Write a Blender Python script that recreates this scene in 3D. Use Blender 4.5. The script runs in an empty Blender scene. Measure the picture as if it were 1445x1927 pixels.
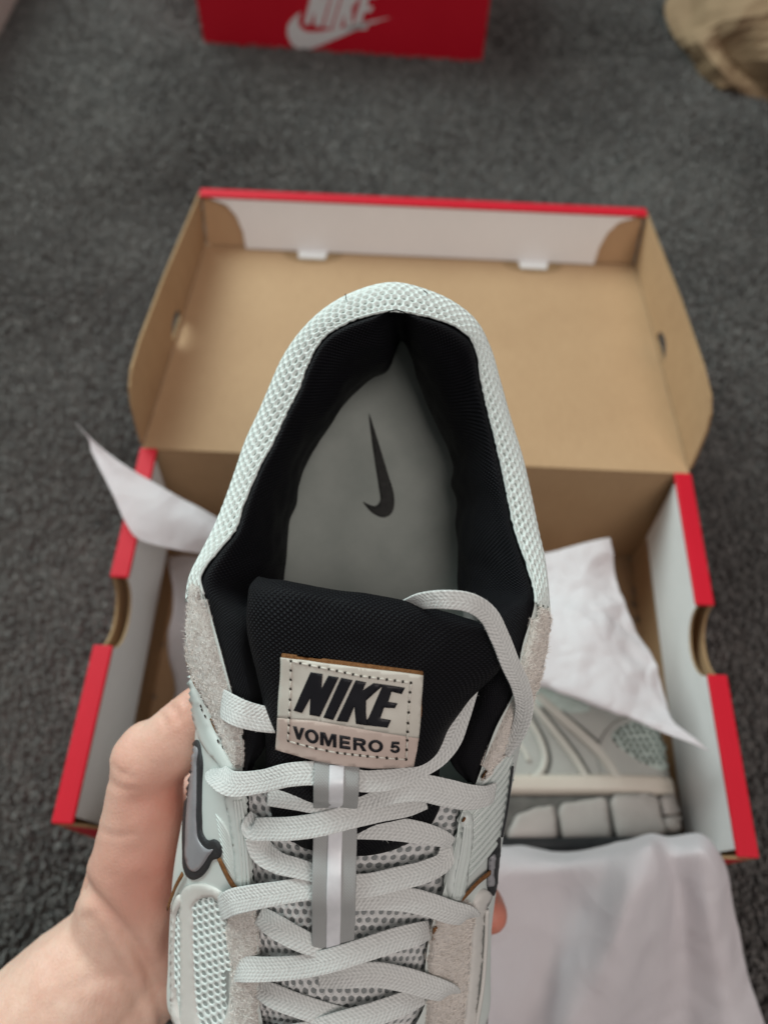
import bpy, bmesh, math, random
import numpy as np
from mathutils import Vector, Matrix, noise
from mathutils.bvhtree import BVHTree
from mathutils.geometry import delaunay_2d_cdt

random.seed(7)
SC = bpy.context.scene
COL = SC.collection

# ------------------------------------------------------------------ camera, light, exposure
FPX, CX, CY = 1445.0, 722.5, 963.5            # focal length and centre in photo pixels (1445 x 1927)
CAM = Vector((-0.01581285, -0.043043, 0.53457545))
CR = Matrix(((0.99887216, 0.04720916, -0.00506961),      # columns: camera right, down, forward in the world
             (0.0437143, -0.87270605, 0.4862851),
             (0.01853283, -0.48595827, -0.8737855)))
cd = bpy.data.cameras.new('camera')
cd.sensor_fit = 'VERTICAL'; cd.sensor_height = 36.0; cd.sensor_width = 27.0
cd.lens = 36.0 * FPX / 1927.0
cd.clip_start = 0.01; cd.clip_end = 50
cd.dof.use_dof = True; cd.dof.focus_distance = 0.222; cd.dof.aperture_fstop = 8.2
cam = bpy.data.objects.new('camera', cd); COL.objects.link(cam)
r, d_, f_ = CR.col[0], CR.col[1], CR.col[2]
cam.matrix_world = Matrix(((r[0], -d_[0], -f_[0], CAM[0]), (r[1], -d_[1], -f_[1], CAM[1]),
                           (r[2], -d_[2], -f_[2], CAM[2]), (0, 0, 0, 1)))
SC.camera = cam

w = bpy.data.worlds.new('World'); SC.world = w; w.use_nodes = True
bg = w.node_tree.nodes['Background']
bg.inputs[0].default_value = (0.95, 0.93, 0.92, 1); bg.inputs[1].default_value = 0.22

def area(name, loc, target, size, sizey, power, color):
    l = bpy.data.lights.new(name, 'AREA'); l.shape = 'RECTANGLE'; l.size = size; l.size_y = sizey
    l.energy = power; l.color = color
    o = bpy.data.objects.new(name, l); COL.objects.link(o); o.location = loc
    o.rotation_euler = (Vector(target) - Vector(loc)).to_track_quat('-Z', 'Y').to_euler()
    return o
area('window_light', (-1.45, 1.75, 1.8), (0, 0.15, 0.2), 1.7, 1.6, 80, (0.85, 0.99, 0.975))
area('ceiling_light', (0.55, -0.75, 2.2), (0.1, 0.1, 0.1), 1.0, 1.0, 22, (1.0, 0.89, 0.85))

SC.view_settings.view_transform = 'Standard'; SC.view_settings.look = 'None'
SC.view_settings.exposure = 0.0; SC.view_settings.gamma = 1.0
SC.render.engine = 'CYCLES'
SC.cycles.use_denoising = True
SC.cycles.max_bounces = 8

# ------------------------------------------------------------------ helpers: pixels to places
def ray_dir(u, v):
    return CR @ Vector(((u - CX) / FPX, (v - CY) / FPX, 1.0))
def W(u, v, z):
    d = ray_dir(u, v); return CAM + d * ((z - CAM.z) / d.z)
def WY(u, v, y):
    d = ray_dir(u, v); return CAM + d * ((y - CAM.y) / d.y)
def WX(u, v, x):
    d = ray_dir(u, v); return CAM + d * ((x - CAM.x) / d.x)
def pix(p):
    q = CR.transposed() @ (Vector(p) - CAM); return (q.x / q.z * FPX + CX, q.y / q.z * FPX + CY)

# the held sneaker's own frame: origin under the heel, y towards the heel, z up from the sole
TILT = math.radians(18)
SU = Vector((0, -math.sin(TILT), math.cos(TILT)))
_p = W(742, 588, 0.355); P0 = _p - SU * 0.10
def _sw(u, v, h):
    d = ray_dir(u, v); return CAM + d * ((h - (CAM - P0).dot(SU)) / d.dot(SU))
_t = _sw(616, 1927, .06) - _sw(742, 588, .1); _t -= SU * _t.dot(SU); _t.normalize()
SY = -_t; SX = SY.cross(SU)
SHOE_M = Matrix(((SX[0], SY[0], SU[0], P0[0]), (SX[1], SY[1], SU[1], P0[1]), (SX[2], SY[2], SU[2], P0[2]), (0, 0, 0, 1)))
SHOE_I = SHOE_M.inverted()
CAM_S = SHOE_I @ CAM
def S(u, v, h):                                   # photo pixel + height above the sole -> shoe point
    return SHOE_I @ _sw(u, v, h)
def spix(p): return pix(SHOE_M @ Vector(p))
def sray(u, v): return (SHOE_I.to_3x3() @ ray_dir(u, v)).normalized()

# ------------------------------------------------------------------ helpers: meshes
def tag(o, label=None, cat=None, group=None, kind=None):
    if label: o['label'] = label
    if cat: o['category'] = cat
    if group: o['group'] = group
    if kind: o['kind'] = kind
    return o
def empty(name, M=None):
    o = bpy.data.objects.new(name, None); COL.objects.link(o); o.empty_display_size = 0.01
    if M is not None: o.matrix_world = M
    return o
def mesh_obj(name, verts, faces, mats, parent=None, smooth=True, uv=None, midx=None, kind=None):
    me = bpy.data.meshes.new(name)
    me.from_pydata([tuple(v) for v in verts], [], [tuple(f) for f in faces])
    if not isinstance(mats, (list, tuple)): mats = [mats]
    for m in mats: me.materials.append(m)
    if midx is not None: me.polygons.foreach_set('material_index', list(midx))
    me.polygons.foreach_set('use_smooth', [smooth] * len(me.polygons))
    if uv is not None:
        l = me.uv_layers.new(name='UVMap')
        vi = np.empty(len(me.loops), dtype=np.int32); me.loops.foreach_get('vertex_index', vi)
        l.data.foreach_set('uv', np.asarray(uv, dtype=np.float32)[vi].ravel())
    me.update()
    o = bpy.data.objects.new(name, me); COL.objects.link(o)
    if parent is not None: o.parent = parent
    if kind: o['kind'] = kind
    return o
def bevel(o, width, seg=2, angle=40):
    m = o.modifiers.new('bevel', 'BEVEL'); m.width = width; m.segments = seg
    m.limit_method = 'ANGLE'; m.angle_limit = math.radians(angle)
    return o

def herm(knots, P, t):                            # non-uniform cubic through the rows of P
    k = np.asarray(knots, float); P = np.asarray(P, float); t = np.asarray(t, float); n = len(k)
    if n == 2:
        a = ((t - k[0]) / (k[1] - k[0])); a = a.reshape((-1,) + (1,) * (P.ndim - 1)); return P[0] * (1 - a) + P[1] * a
    sh = (-1,) + (1,) * (P.ndim - 1)
    dk = np.diff(k).reshape(sh); s = np.diff(P, axis=0) / dk
    m = np.empty_like(P); m[0] = s[0]; m[-1] = s[-1]
    m[1:-1] = (s[:-1] * dk[1:] + s[1:] * dk[:-1]) / (dk[1:] + dk[:-1])
    i = np.clip(np.searchsorted(k, t, side='right') - 1, 0, n - 2)
    h = (k[i + 1] - k[i]); x = ((t - k[i]) / h).reshape(sh); h = h.reshape(sh)
    return (P[i] * (2 * x**3 - 3 * x**2 + 1) + m[i] * h * (x**3 - 2 * x**2 + x)
            + P[i + 1] * (-2 * x**3 + 3 * x**2) + m[i + 1] * h * (x**3 - x**2))
def knots_of(P, axis):
    P = np.asarray(P, float); d = np.linalg.norm(np.diff(P, axis=axis), axis=-1)
    d = d.mean(axis=1 - axis) if P.ndim == 3 else d
    return np.concatenate([[0], np.cumsum(np.maximum(d, 1e-5))])
def curve(P, n):
    P = np.array([tuple(p) for p in P], float); k = knots_of(P, 0) if P.ndim == 2 else None
    return herm(k, P, np.linspace(0, k[-1], n))

class Surf:                                       # smooth surface through a grid of control points
    def __init__(self, ctrl, nr, nc):
        C = np.array([[tuple(p) for p in row] for row in ctrl], float)
        kr, kc = knots_of(C, 0), knots_of(C, 1)
        self.tr = np.linspace(0, kr[-1], nr); self.tc = np.linspace(0, kc[-1], nc)
        A = herm(kr, C, self.tr)
        self.G = np.swapaxes(herm(kc, np.swapaxes(A, 0, 1), self.tc), 0, 1)
        self.kr, self.kc = kr, kc; self.nr, self.nc = nr, nc
        self.normals()
    def normals(self):
        du = np.gradient(self.G, axis=0); dv = np.gradient(self.G, axis=1)
        n = np.cross(du, dv); self.N = n / np.maximum(np.linalg.norm(n, axis=-1, keepdims=True), 1e-12)
    def flip(self): self.N = -self.N; self.fl = True
    fl = False
    def at(self, a, b):                           # bilinear lookup in metres along both directions
        x = np.clip(a / self.tr[-1] * (self.nr - 1), 0, self.nr - 1.001); y = np.clip(b / self.tc[-1] * (self.nc - 1), 0, self.nc - 1.001)
        i, j = int(x), int(y); x -= i; y -= j
        f = lambda A: (A[i, j] * (1 - x) + A[i + 1, j] * x) * (1 - y) + (A[i, j + 1] * (1 - x) + A[i + 1, j + 1] * x) * y
        return f(self.G), f(self.N)
    def mesh(self, off=0.0):
        V = (self.G + self.N * off).reshape(-1, 3); nc = self.nc
        F = [(i * nc + j, i * nc + j + 1, (i + 1) * nc + j + 1, (i + 1) * nc + j) for i in range(self.nr - 1) for j in range(nc - 1)]
        if not self.fl: F = [f[::-1] for f in F]
        uv = np.stack(np.meshgrid(self.tc, self.tr), -1).reshape(-1, 2)
        return V, F, uv
    def bvh(self):
        V, F, _ = self.mesh(); return BVHTree.FromPolygons([Vector(v) for v in V], F)

def inside(poly, x, y):
    c = False; n = len(poly); j = n - 1
    for i in range(n):
        xi, yi = poly[i][0], poly[i][1]; xj, yj = poly[j][0], poly[j][1]
        if (yi > y) != (yj > y) and x < (xj - xi) * (y - yi) / (yj - yi) + xi: c = not c
        j = i
    return c
def dense(poly, step, closed=True):
    out = []; n = len(poly)
    for i in range(n if closed else n - 1):
        a = Vector(poly[i][:2]); b = Vector(poly[(i + 1) % n][:2]); k = max(1, int((b - a).length / step))
        out += [a + (b - a) * (q / k) for q in range(k)]
    if not closed: out.append(Vector(poly[-1][:2]))
    return out
def smooth_poly(pts, n, closed=True):
    P = [Vector(p) for p in pts]
    if closed: P = P[-3:] + P + P[:3]
    A = np.array([tuple(p) for p in P]); k = knots_of(A, 0)
    if closed: t = np.linspace(k[3], k[-4 + 1], n, endpoint=False)
    else: t = np.linspace(0, k[-1], n)
    return [Vector(q) for q in herm(k, A, t)]
def cdt(outline, step, holes=()):
    """triangulated flat polygon with inner points: verts, tris, loops of boundary indexes"""
    pts = []; loops = []
    for lp in [outline] + list(holes):
        dl = dense(lp, step); loops.append(list(range(len(pts), len(pts) + len(dl)))); pts += dl
    edges = [(l[i], l[(i + 1) % len(l)]) for l in loops for i in range(len(l))]
    nb = len(pts)
    xs = [p.x for p in pts]; ys = [p.y for p in pts]
    y = min(ys) + step * .5; row = 0
    while y < max(ys):
        x = min(xs) + step * (.5 if row % 2 else 1.0)
        while x < max(xs):
            if inside(outline, x, y) and not any(inside(h, x, y) for h in holes):
                if min((pts[i].x - x)**2 + (pts[i].y - y)**2 for i in range(nb)) > (step * .45)**2: pts.append(Vector((x, y)))
            x += step
        y += step * .87; row += 1
    vs, es, fs, ov, oe, of = delaunay_2d_cdt(pts, edges, [], 0, 1e-7)
    vs = list(vs); tris = []
    for f in fs:
        c = sum((vs[i] for i in f), Vector((0, 0))) / len(f)
        if inside(outline, c.x, c.y) and not any(inside(h, c.x, c.y) for h in holes): tris.append(tuple(f))
    return vs, tris
def boundary(tris):
    e = {}
    for t in tris:
        for i in range(3):
            a, b = t[i], t[(i + 1) % 3]; e[(a, b)] = e.get((a, b), 0) + 1
    return [k for k in e if (k[1], k[0]) not in e]

def drape(name, outline, bvh, mat, parent, frame='S', off=0.0003, thick=0.0010, step=9, edge=None, holes=(), edge_round=.55, depth_in=.0012, rel=None):
    """a thin piece cut to a photo outline and laid on the surface under it"""
    vs, tris = cdt(outline, step, holes)
    o = CAM_S if frame == 'S' else CAM
    dirf = sray if frame == 'S' else (lambda u, v: ray_dir(u, v).normalized())
    top = []; low = []; ok = []; uvs = []
    bnd = boundary(tris); bset = {i for e in bnd for i in e}
    for i, p in enumerate(vs):
        d = dirf(p.x, p.y)
        h, n, _, _ = bvh.ray_cast(o, d)
        if h is None:
            h, n, _, dist = bvh.find_nearest(o + d * 0.22)
            ok.append(False)
        else: ok.append(True)
        if n.dot(d) > 0: n = -n
        t = thick * (edge_round if i in bset else 1.0)
        if rel and i not in bset: t += rel(p)
        top.append(h + n * (off + t)); low.append(h - n * depth_in); uvs.append((p.x * .00016, p.y * .00016))
    tris = [t for t in tris if all(ok[i] for i in t)]
    bnd = boundary(tris)
    n = len(top); V = top + low
    F = []; mi = []
    for t in tris:
        a, b, c = (V[i] for i in t); nn = (b - a).cross(c - a)
        if nn.dot(o - a) < 0: t = t[::-1]
        F.append(t); mi.append(0)
    for a, b in boundary(F):
        F.append((b, a, a + n, b + n)); mi.append(1 if edge else 0)
    used = sorted({i for f in F for i in f}); mp = {v: k for k, v in enumerate(used)}
    ob = mesh_obj(name, [V[i] for i in used], [tuple(mp[i] for i in f) for f in F], [mat] + ([edge] if edge else []), parent, True,
                  uv=[(uvs + uvs)[i] for i in used], midx=mi)
    if edge:
        for p in ob.data.polygons:
            if p.material_index == 1: p.use_smooth = False
    return ob

def tube(pts, radii, seg=10, ups=None, flat=1.0, cap=True):
    """swept round or flat section; returns verts, faces, uv"""
    P = [Vector(p) for p in pts]; n = len(P); V = []; uv = []; L = 0
    if not isinstance(radii, (list, tuple, np.ndarray)): radii = [radii] * n
    up = Vector((0, 0, 1))
    for i in range(n):
        t = (P[min(i + 1, n - 1)] - P[max(i - 1, 0)]).normalized()
        if ups is not None: up = Vector(ups[i])
        sd = t.cross(up)
        if sd.length < 1e-6: sd = t.orthogonal()
        sd.normalize(); nn = sd.cross(t).normalized()
        if i: L += (P[i] - P[i - 1]).length
        for k in range(seg):
            a = 2 * math.pi * k / seg
            V.append(P[i] + sd * (math.cos(a) * radii[i]) + nn * (math.sin(a) * radii[i] * flat)); uv.append((k / seg, L))
    F = [(i * seg + k, i * seg + (k + 1) % seg, (i + 1) * seg + (k + 1) % seg, (i + 1) * seg + k) for i in range(n - 1) for k in range(seg)]
    if cap: F += [tuple(range(seg))[::-1], tuple(range((n - 1) * seg, n * seg))]
    return V, F, uv
def drape_line(pts, bvh, r, off=0.0, n=None, frame='S', flat=.8, taper=False, seg=6):
    o = CAM_S if frame == 'S' else CAM
    q = [Vector(p) for p in pts]
    n = n or max(4, int(sum((q[i + 1] - q[i]).length for i in range(len(q) - 1)) / 6))
    P = []; N = []
    for u, v in curve(q, n):
        d = sray(u, v) if frame == 'S' else ray_dir(u, v).normalized()
        h, nn, _, _ = bvh.ray_cast(o, d)
        if h is None: continue
        if nn.dot(d) > 0: nn = -nn
        P.append(h + nn * off); N.append(nn)
    if len(P) < 2: return None
    m = len(P); R = [r * (min(1, .25 + 1.6 * min(i, m - 1 - i) / max(1, m - 1) * 2) if taper else 1) for i in range(m)]
    return tube(P, R, seg, ups=N, flat=flat)
class Bag:                                        # collects shapes for one mesh
    def __init__(s): s.V = []; s.F = []; s.UV = []
    def add(s, vf):
        if vf is None: return
        k = len(s.V); s.V += [tuple(v) for v in vf[0]]; s.F += [tuple(i + k for i in f) for f in vf[1]]
        s.UV += list(vf[2]) if len(vf) > 2 and vf[2] is not None else [(0, 0)] * len(vf[0])
    def build(s, name, mat, parent=None, smooth=True, kind=None):
        return mesh_obj(name, s.V, s.F, mat, parent, smooth, uv=s.UV, kind=kind)

def hexnet(surf, pitch, keep, hole=.62, rise=.0005, base=.0001, stretch=1.15, seg=12, a0=0, a1=None, b0=0, b1=None, shear=0):
    """knitted spacer mesh: one ring of thread round every hole"""
    B = Bag(); a1 = surf.tr[-1] if a1 is None else a1; b1 = surf.tc[-1] if b1 is None else b1
    px, py = pitch, pitch * .866 * stretch; row = 0; a = a0
    while a <= a1:
        b = b0 + (px / 2 if row % 2 else 0)
        while b <= b1:
            p, n = surf.at(a, b + shear * (a - a0))
            if keep(a, b, p):
                V = []
                jx, jy = random.uniform(-.05, .05) * px, random.uniform(-.05, .05) * px; hk = hole * random.uniform(.88, 1.1)
                for ring in range(3):
                    for k in range(seg):
                        an = 2 * math.pi * k / seg + math.pi / 6
                        # hexagon radius along this angle
                        q = (an % (math.pi / 3)) - math.pi / 6
                        R = (px / 2) / math.cos(((an + math.pi / 6) % (math.pi / 3)) - math.pi / 6)
                        if ring == 0: rr = R * 1.0; z = base + rise
                        elif ring == 1: rr = R * (1 + hk) / 2 * .97; z = base + rise * .85
                        else: rr = px / 2 * hk; z = base - .0002
                        jj = 1 if ring else 0
                        pp, nn = surf.at(a + math.sin(an) * rr * stretch + jx * jj, b + math.cos(an) * rr + jy * jj + shear * (a - a0 + math.sin(an) * rr * stretch))
                        V.append(pp + nn * z)
                F = [(g * seg + k, g * seg + (k + 1) % seg, (g + 1) * seg + (k + 1) % seg, (g + 1) * seg + k) for g in range(2) for k in range(seg)]
                if surf.fl: F = [f[::-1] for f in F]
                B.add((V, F, [(b, a)] * len(V)))
            b += px
        a += py; row += 1
    return B

# ------------------------------------------------------------------ materials
def mat(name, color, rough=.6, spec=.4, sheen=0, coat=0, sss=0, sssr=None):
    m = bpy.data.materials.new(name); m.use_nodes = True; b = m.node_tree.nodes['Principled BSDF']
    b.inputs['Base Color'].default_value = (*color, 1); b.inputs['Roughness'].default_value = rough
    b.inputs['Specular IOR Level'].default_value = spec
    if sheen: b.inputs['Sheen Weight'].default_value = sheen; b.inputs['Sheen Roughness'].default_value = .5
    if coat: b.inputs['Coat Weight'].default_value = coat
    if sss:
        b.inputs['Subsurface Weight'].default_value = sss; b.inputs['Subsurface Radius'].default_value = sssr or (.004, .0015, .0008); b.inputs['Subsurface Scale'].default_value = 1
    return m
class NT:
    def __init__(s, m): s.t = m.node_tree; s.b = s.t.nodes['Principled BSDF']
    def n(s, typ, **kw):
        x = s.t.nodes.new(typ)
        for k, v in kw.items():
            if k.startswith('i_'):
                key = k[2:]; key = int(key) if key.isdigit() else key.replace('_', ' ')
                x.inputs[key].default_value = v
            else: setattr(x, k, v)
        return x
    def l(s, a, b): s.t.links.new(a, b)
    def math(s, op, a, b=None):
        x = s.n('ShaderNodeMath', operation=op)
        for i, q in enumerate((a, b)):
            if q is None: continue
            if isinstance(q, (int, float)): x.inputs[i].default_value = q
            else: s.l(q, x.inputs[i])
        return x.outputs[0]
    def coord(s, which='Object'): return s.n('ShaderNodeTexCoord').outputs[which]
    def noise(s, vec, scale, detail=4, rough=.55, dist=0):
        x = s.n('ShaderNodeTexNoise'); x.inputs['Scale'].default_value = scale; x.inputs['Detail'].default_value = detail
        x.inputs['Roughness'].default_value = rough; x.inputs['Distortion'].default_value = dist; s.l(vec, x.inputs['Vector']); return x.outputs['Fac']
    def ramp(s, fac, stops):
        x = s.n('ShaderNodeValToRGB'); e = x.color_ramp.elements
        while len(e) < len(stops): e.new(.5)
        for q, (p, c) in zip(e, stops): q.position = p; q.color = (*c, 1) if len(c) == 3 else c
        s.l(fac, x.inputs[0]); return x.outputs[0]
    def bump(s, h, strength, dist, prev=None):
        x = s.n('ShaderNodeBump'); x.inputs['Strength'].default_value = strength; x.inputs['Distance'].default_value = dist
        s.l(h, x.inputs['Height'])
        if prev is not None: s.l(prev, x.inputs['Normal'])
        return x.outputs[0]
    def color(s, c): s.l(c, s.b.inputs['Base Color'])
    def normal(s, n): s.l(n, s.b.inputs['Normal'])
    def mixc(s, f, a, b, mode='MIX'):
        x = s.n('ShaderNodeMix', data_type='RGBA', blend_type=mode)
        if isinstance(f, (int, float)): x.inputs[0].default_value = f
        else: s.l(f, x.inputs[0])
        for i, q in ((6, a), (7, b)):
            if isinstance(q, tuple): x.inputs[i].default_value = (*q, 1)
            else: s.l(q, x.inputs[i])
        return x.outputs[2]
def lin(r, g, b): return tuple(((c / 255) / 12.92 if c <= 10 else (((c / 255) + .055) / 1.055)**2.4) for c in (r, g, b))
def mottled(name, c0, c1, scale, rough=.6, spec=.35, bump=0, bscale=None, bdist=.0005, sheen=0, which='Object', det=5, coat=0):
    m = mat(name, c0, rough, spec, sheen, coat); t = NT(m); co = t.coord(which)
    t.color(t.ramp(t.noise(co, scale, det), [(.3, c0), (.7, c1)]))
    if bump: t.normal(t.bump(t.noise(co, bscale or scale * 4, 5, .65), bump, bdist))
    return m

M = {}
# carpet: short twisted pile, brushed patches, flecks
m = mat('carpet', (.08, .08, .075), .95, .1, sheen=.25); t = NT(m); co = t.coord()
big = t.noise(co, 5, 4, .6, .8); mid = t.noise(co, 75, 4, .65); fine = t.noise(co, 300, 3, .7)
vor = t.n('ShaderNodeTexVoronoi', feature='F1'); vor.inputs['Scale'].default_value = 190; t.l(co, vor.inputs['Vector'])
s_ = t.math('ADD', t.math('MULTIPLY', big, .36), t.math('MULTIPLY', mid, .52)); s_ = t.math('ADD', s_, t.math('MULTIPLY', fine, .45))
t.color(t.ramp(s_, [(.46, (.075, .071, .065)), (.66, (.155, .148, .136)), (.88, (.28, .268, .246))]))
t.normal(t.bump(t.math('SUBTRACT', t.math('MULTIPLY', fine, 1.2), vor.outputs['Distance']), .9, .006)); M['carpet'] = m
def card(name, c0, c1, rough=.65, spec=.3):
    m = mat(name, c0, rough, spec); t = NT(m); co = t.coord('Object')
    mp = t.n('ShaderNodeMapping'); mp.inputs['Scale'].default_value = (60, 8, 8); t.l(co, mp.inputs[0])
    f = t.math('ADD', t.math('MULTIPLY', t.noise(mp.outputs[0], 12, 4, .7), .5), t.math('MULTIPLY', t.noise(co, 14, 4), .5))
    t.color(t.ramp(f, [(.35, c0), (.65, c1)])); t.normal(t.bump(t.noise(co, 900, 2), .12, .0003)); return m
M['kraft'] = card('kraft_board', (.40, .252, .138), (.46, .300, .168), .7)
M['kraft_edge'] = card('kraft_cut_edge', (.27, .17, .085), (.35, .23, .12), .85)
M['red'] = card('red_print', (.52, .008, .022), (.57, .010, .027), .5, .22)
M['white_card'] = card('white_board', (.77, .76, .75), (.82, .81, .80), .55)
M['print_white'] = card('white_print', (.72, .71, .70), (.76, .75, .74), .45)
M['paint'] = mottled('skirting_paint', (.52, .48, .43), (.56, .52, .47), 8, .4, .4, .1, 40)
# tissue paper
def tissue(name, c):
    m = mat(name, c, .55, .3); t = NT(m); co = t.coord()
    tr = t.n('ShaderNodeBsdfTranslucent'); tr.inputs[0].default_value = (*c, 1); mx = t.n('ShaderNodeMixShader'); mx.inputs[0].default_value = .48
    wv = t.n('ShaderNodeVectorMath', operation='ADD'); nz = t.n('ShaderNodeTexNoise'); nz.inputs['Scale'].default_value = 9; t.l(co, nz.inputs['Vector'])
    ms = t.n('ShaderNodeVectorMath', operation='SCALE'); ms.inputs[3].default_value = .12; t.l(nz.outputs['Color'], ms.inputs[0]); t.l(co, wv.inputs[0]); t.l(ms.outputs[0], wv.inputs[1])
    v1 = t.n('ShaderNodeTexVoronoi', feature='F1'); v1.inputs['Scale'].default_value = 16; t.l(wv.outputs[0], v1.inputs['Vector'])
    v2 = t.n('ShaderNodeTexVoronoi', feature='F1'); v2.inputs['Scale'].default_value = 52; t.l(wv.outputs[0], v2.inputs['Vector'])
    n1 = t.bump(v1.outputs['Distance'], .55, .010); n1 = t.bump(v2.outputs['Distance'], .35, .004, n1); n2 = t.bump(t.noise(co, 420, 3), .12, .0005, n1)
    t.normal(n2); t.l(n2, tr.inputs['Normal'])
    out = t.t.nodes['Material Output']; t.l(t.b.outputs[0], mx.inputs[1]); t.l(tr.outputs[0], mx.inputs[2]); t.l(mx.outputs[0], out.inputs[0]); return m
M['tissue'] = tissue('tissue_paper', (.91, .885, .90))
M['bag'] = mottled('brown_paper', (.23, .155, .088), (.29, .20, .118), 20, .75, .2, .4, 60, .002)
# black lining: fine knitted dots
def knit(name, base, hi, pitch, bump=.8, rough=.55, sheen=.15):
    m = mat(name, base, rough, .15, sheen); t = NT(m); uv = t.coord('UV')
    sp = t.n('ShaderNodeSeparateXYZ'); t.l(uv, sp.inputs[0])
    k = 2 * math.pi / pitch
    a = t.math('SINE', t.math('MULTIPLY', t.math('ADD', sp.outputs[0], sp.outputs[1]), k * .7))
    b = t.math('SINE', t.math('MULTIPLY', t.math('SUBTRACT', sp.outputs[0], sp.outputs[1]), k * .7))
    h = t.math('MULTIPLY', t.math('ADD', a, 1), t.math('ADD', b, 1)); h = t.math('MULTIPLY', h, .25)
    sparkle = t.noise(uv, 5200, 2, .8)
    h2 = t.math('MULTIPLY', h, t.math('ADD', t.math('MULTIPLY', sparkle, 1.1), .3))
    t.color(t.ramp(h2, [(.12, base), (.75, hi)])); t.normal(t.bump(h, bump, .0006)); return m
M['lining'] = knit('black_knit', (.0022, .0022, .0032), (.010, .0104, .0145), .00088, .7, .6, 0)
M['tongue_knit'] = knit('black_tongue_knit', (.0022, .0022, .0032), (.0145, .015, .020), .00095, .9, .6, 0)
# shoe whites
M['net'] = mottled('mesh_thread', (.62, .69, .66), (.74, .80, .775), 900, .6, .35, .5, 3500, .0002)
M['net_back'] = mottled('mesh_backing', (.27, .31, .295), (.36, .40, .385), 500, .9, .1)
M['net_t'] = mottled('tongue_mesh_thread', (.56, .57, .56), (.68, .69, .68), 900, .65, .3, .5, 3500, .0002)
M['net_tback'] = mottled('tongue_mesh_backing', (.17, .185, .185), (.24, .255, .255), 500, .9, .1)
M['leather'] = mottled('mint_white_synthetic', (.57, .63, .60), (.62, .67, .645), 90, .36, .5, .12, 1600, .0002)
M['cream'] = mottled('cream_synthetic', (.58, .575, .54), (.63, .62, .585), 120, .42, .45, .15, 1500, .0002)
def suede_mat(name, c0, c1):
    m = mat(name, c0, .9, .2, sheen=.35); t = NT(m); co = t.coord()
    mp = t.n('ShaderNodeMapping'); mp.inputs['Scale'].default_value = (1.0, .35, 1.0); mp.inputs['Rotation'].default_value = (0, 0, .7); t.l(co, mp.inputs[0])
    f = t.noise(mp.outputs[0], 1500, 5, .75, .4); g = t.noise(co, 160, 4)
    t.color(t.ramp(t.math('ADD', t.math('MULTIPLY', f, .65), t.math('MULTIPLY', g, .35)), [(.30, c0), (.66, c1)]))
    t.normal(t.bump(f, .9, .0011)); return m
M['suede'] = suede_mat('hairy_suede', (.52, .495, .45), (.80, .775, .73))
M['suede_b'] = suede_mat('hairy_suede_rosy', (.52, .475, .42), (.80, .75, .69))
M['swoosh'] = mottled('reflective_grey', (.235, .235, .25), (.27, .27, .285), 200, .35, .5, .1, 3000, .0001)
M['swoosh_edge'] = mottled('dark_binding', (.012, .013, .015), (.035, .037, .04), 2500, .6, .4, .6, 3000, .0003)
M['tan'] = mottled('tan_cut_edge', (.135, .058, .022), (.26, .125, .05), 1500, .9, .15, .8, 2500, .0004)
M['label'] = mottled('label_leather', (.56, .54, .475), (.60, .58, .515), 200, .5, .4, .15, 2500, .0001)
M['label_pink'] = mottled('label_leather_rose', (.52, .425, .37), (.56, .46, .405), 200, .55, .35, .15, 2500, .0001)
M['ink'] = mat('black_ink', (.005, .005, .008), .5, .35)
M['thread'] = mottled('stitch_thread', (.52, .48, .42), (.66, .63, .57), 3000, .7, .3)
M['hole'] = mat('needle_hole', (.03, .025, .02), .9, .1)
M['web'] = knit('grey_webbing', (.32, .33, .325), (.40, .41, .40), .00055, .25, .6, 0)
M['reflect'] = mottled('white_reflective_stripe', (.62, .63, .65), (.70, .71, .73), 300, .32, .5, .1, 2000, .0001)
M['insole'] = mottled('insole_cloth', (.235, .262, .24), (.285, .312, .287), 60, .85, .15, .35, 1800, .0003)
M['insole_ink'] = mottled('insole_print', (.010, .011, .010), (.022, .023, .021), 700, .7, .3)
M['midsole'] = mottled('midsole_foam', (.60, .59, .56), (.65, .64, .61), 60, .5, .4, .15, 900, .0003)
M['rubber'] = mottled('black_rubber', (.010, .011, .012), (.02, .021, .022), 200, .5, .4, .2, 600, .0004)
M['pod'] = mottled('pod_rubber', (.34, .315, .29), (.39, .36, .335), 80, .5, .4)
# laces: woven flat cord, herringbone in its own length
m = mat('lace_weave', (.6, .6, .58), .85, .2, sheen=.2); t = NT(m); co = t.coord(); uv = t.coord('UV')
sp = t.n('ShaderNodeSeparateXYZ'); t.l(uv, sp.inputs[0]); ax_ = t.math('ABSOLUTE', sp.outputs[0])
wob = t.math('MULTIPLY', t.noise(co, 900, 2), .0012)
ph = t.math('MULTIPLY', t.math('ADD', t.math('ADD', sp.outputs[1], wob), t.math('MULTIPLY', ax_, .9)), 2 * math.pi / .0013)
st_ = t.math('SINE', t.math('MULTIPLY', sp.outputs[0], 2 * math.pi / .0009))
hh_ = t.math('ADD', t.math('MULTIPLY', t.math('SINE', ph), .5), t.math('MULTIPLY', st_, .25)); hh_ = t.math('ADD', hh_, .5)
fz = t.noise(co, 2600, 3, .75)
cmix = t.math('ADD', t.math('MULTIPLY', hh_, .30), t.math('MULTIPLY', fz, .70))
t.color(t.ramp(cmix, [(.15, (.44, .45, .435)), (.5, (.61, .625, .605)), (.85, (.75, .765, .745))])); t.normal(t.bump(fz, .5, .0004, t.bump(hh_, .38, .0004))); M['lace'] = m
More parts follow.
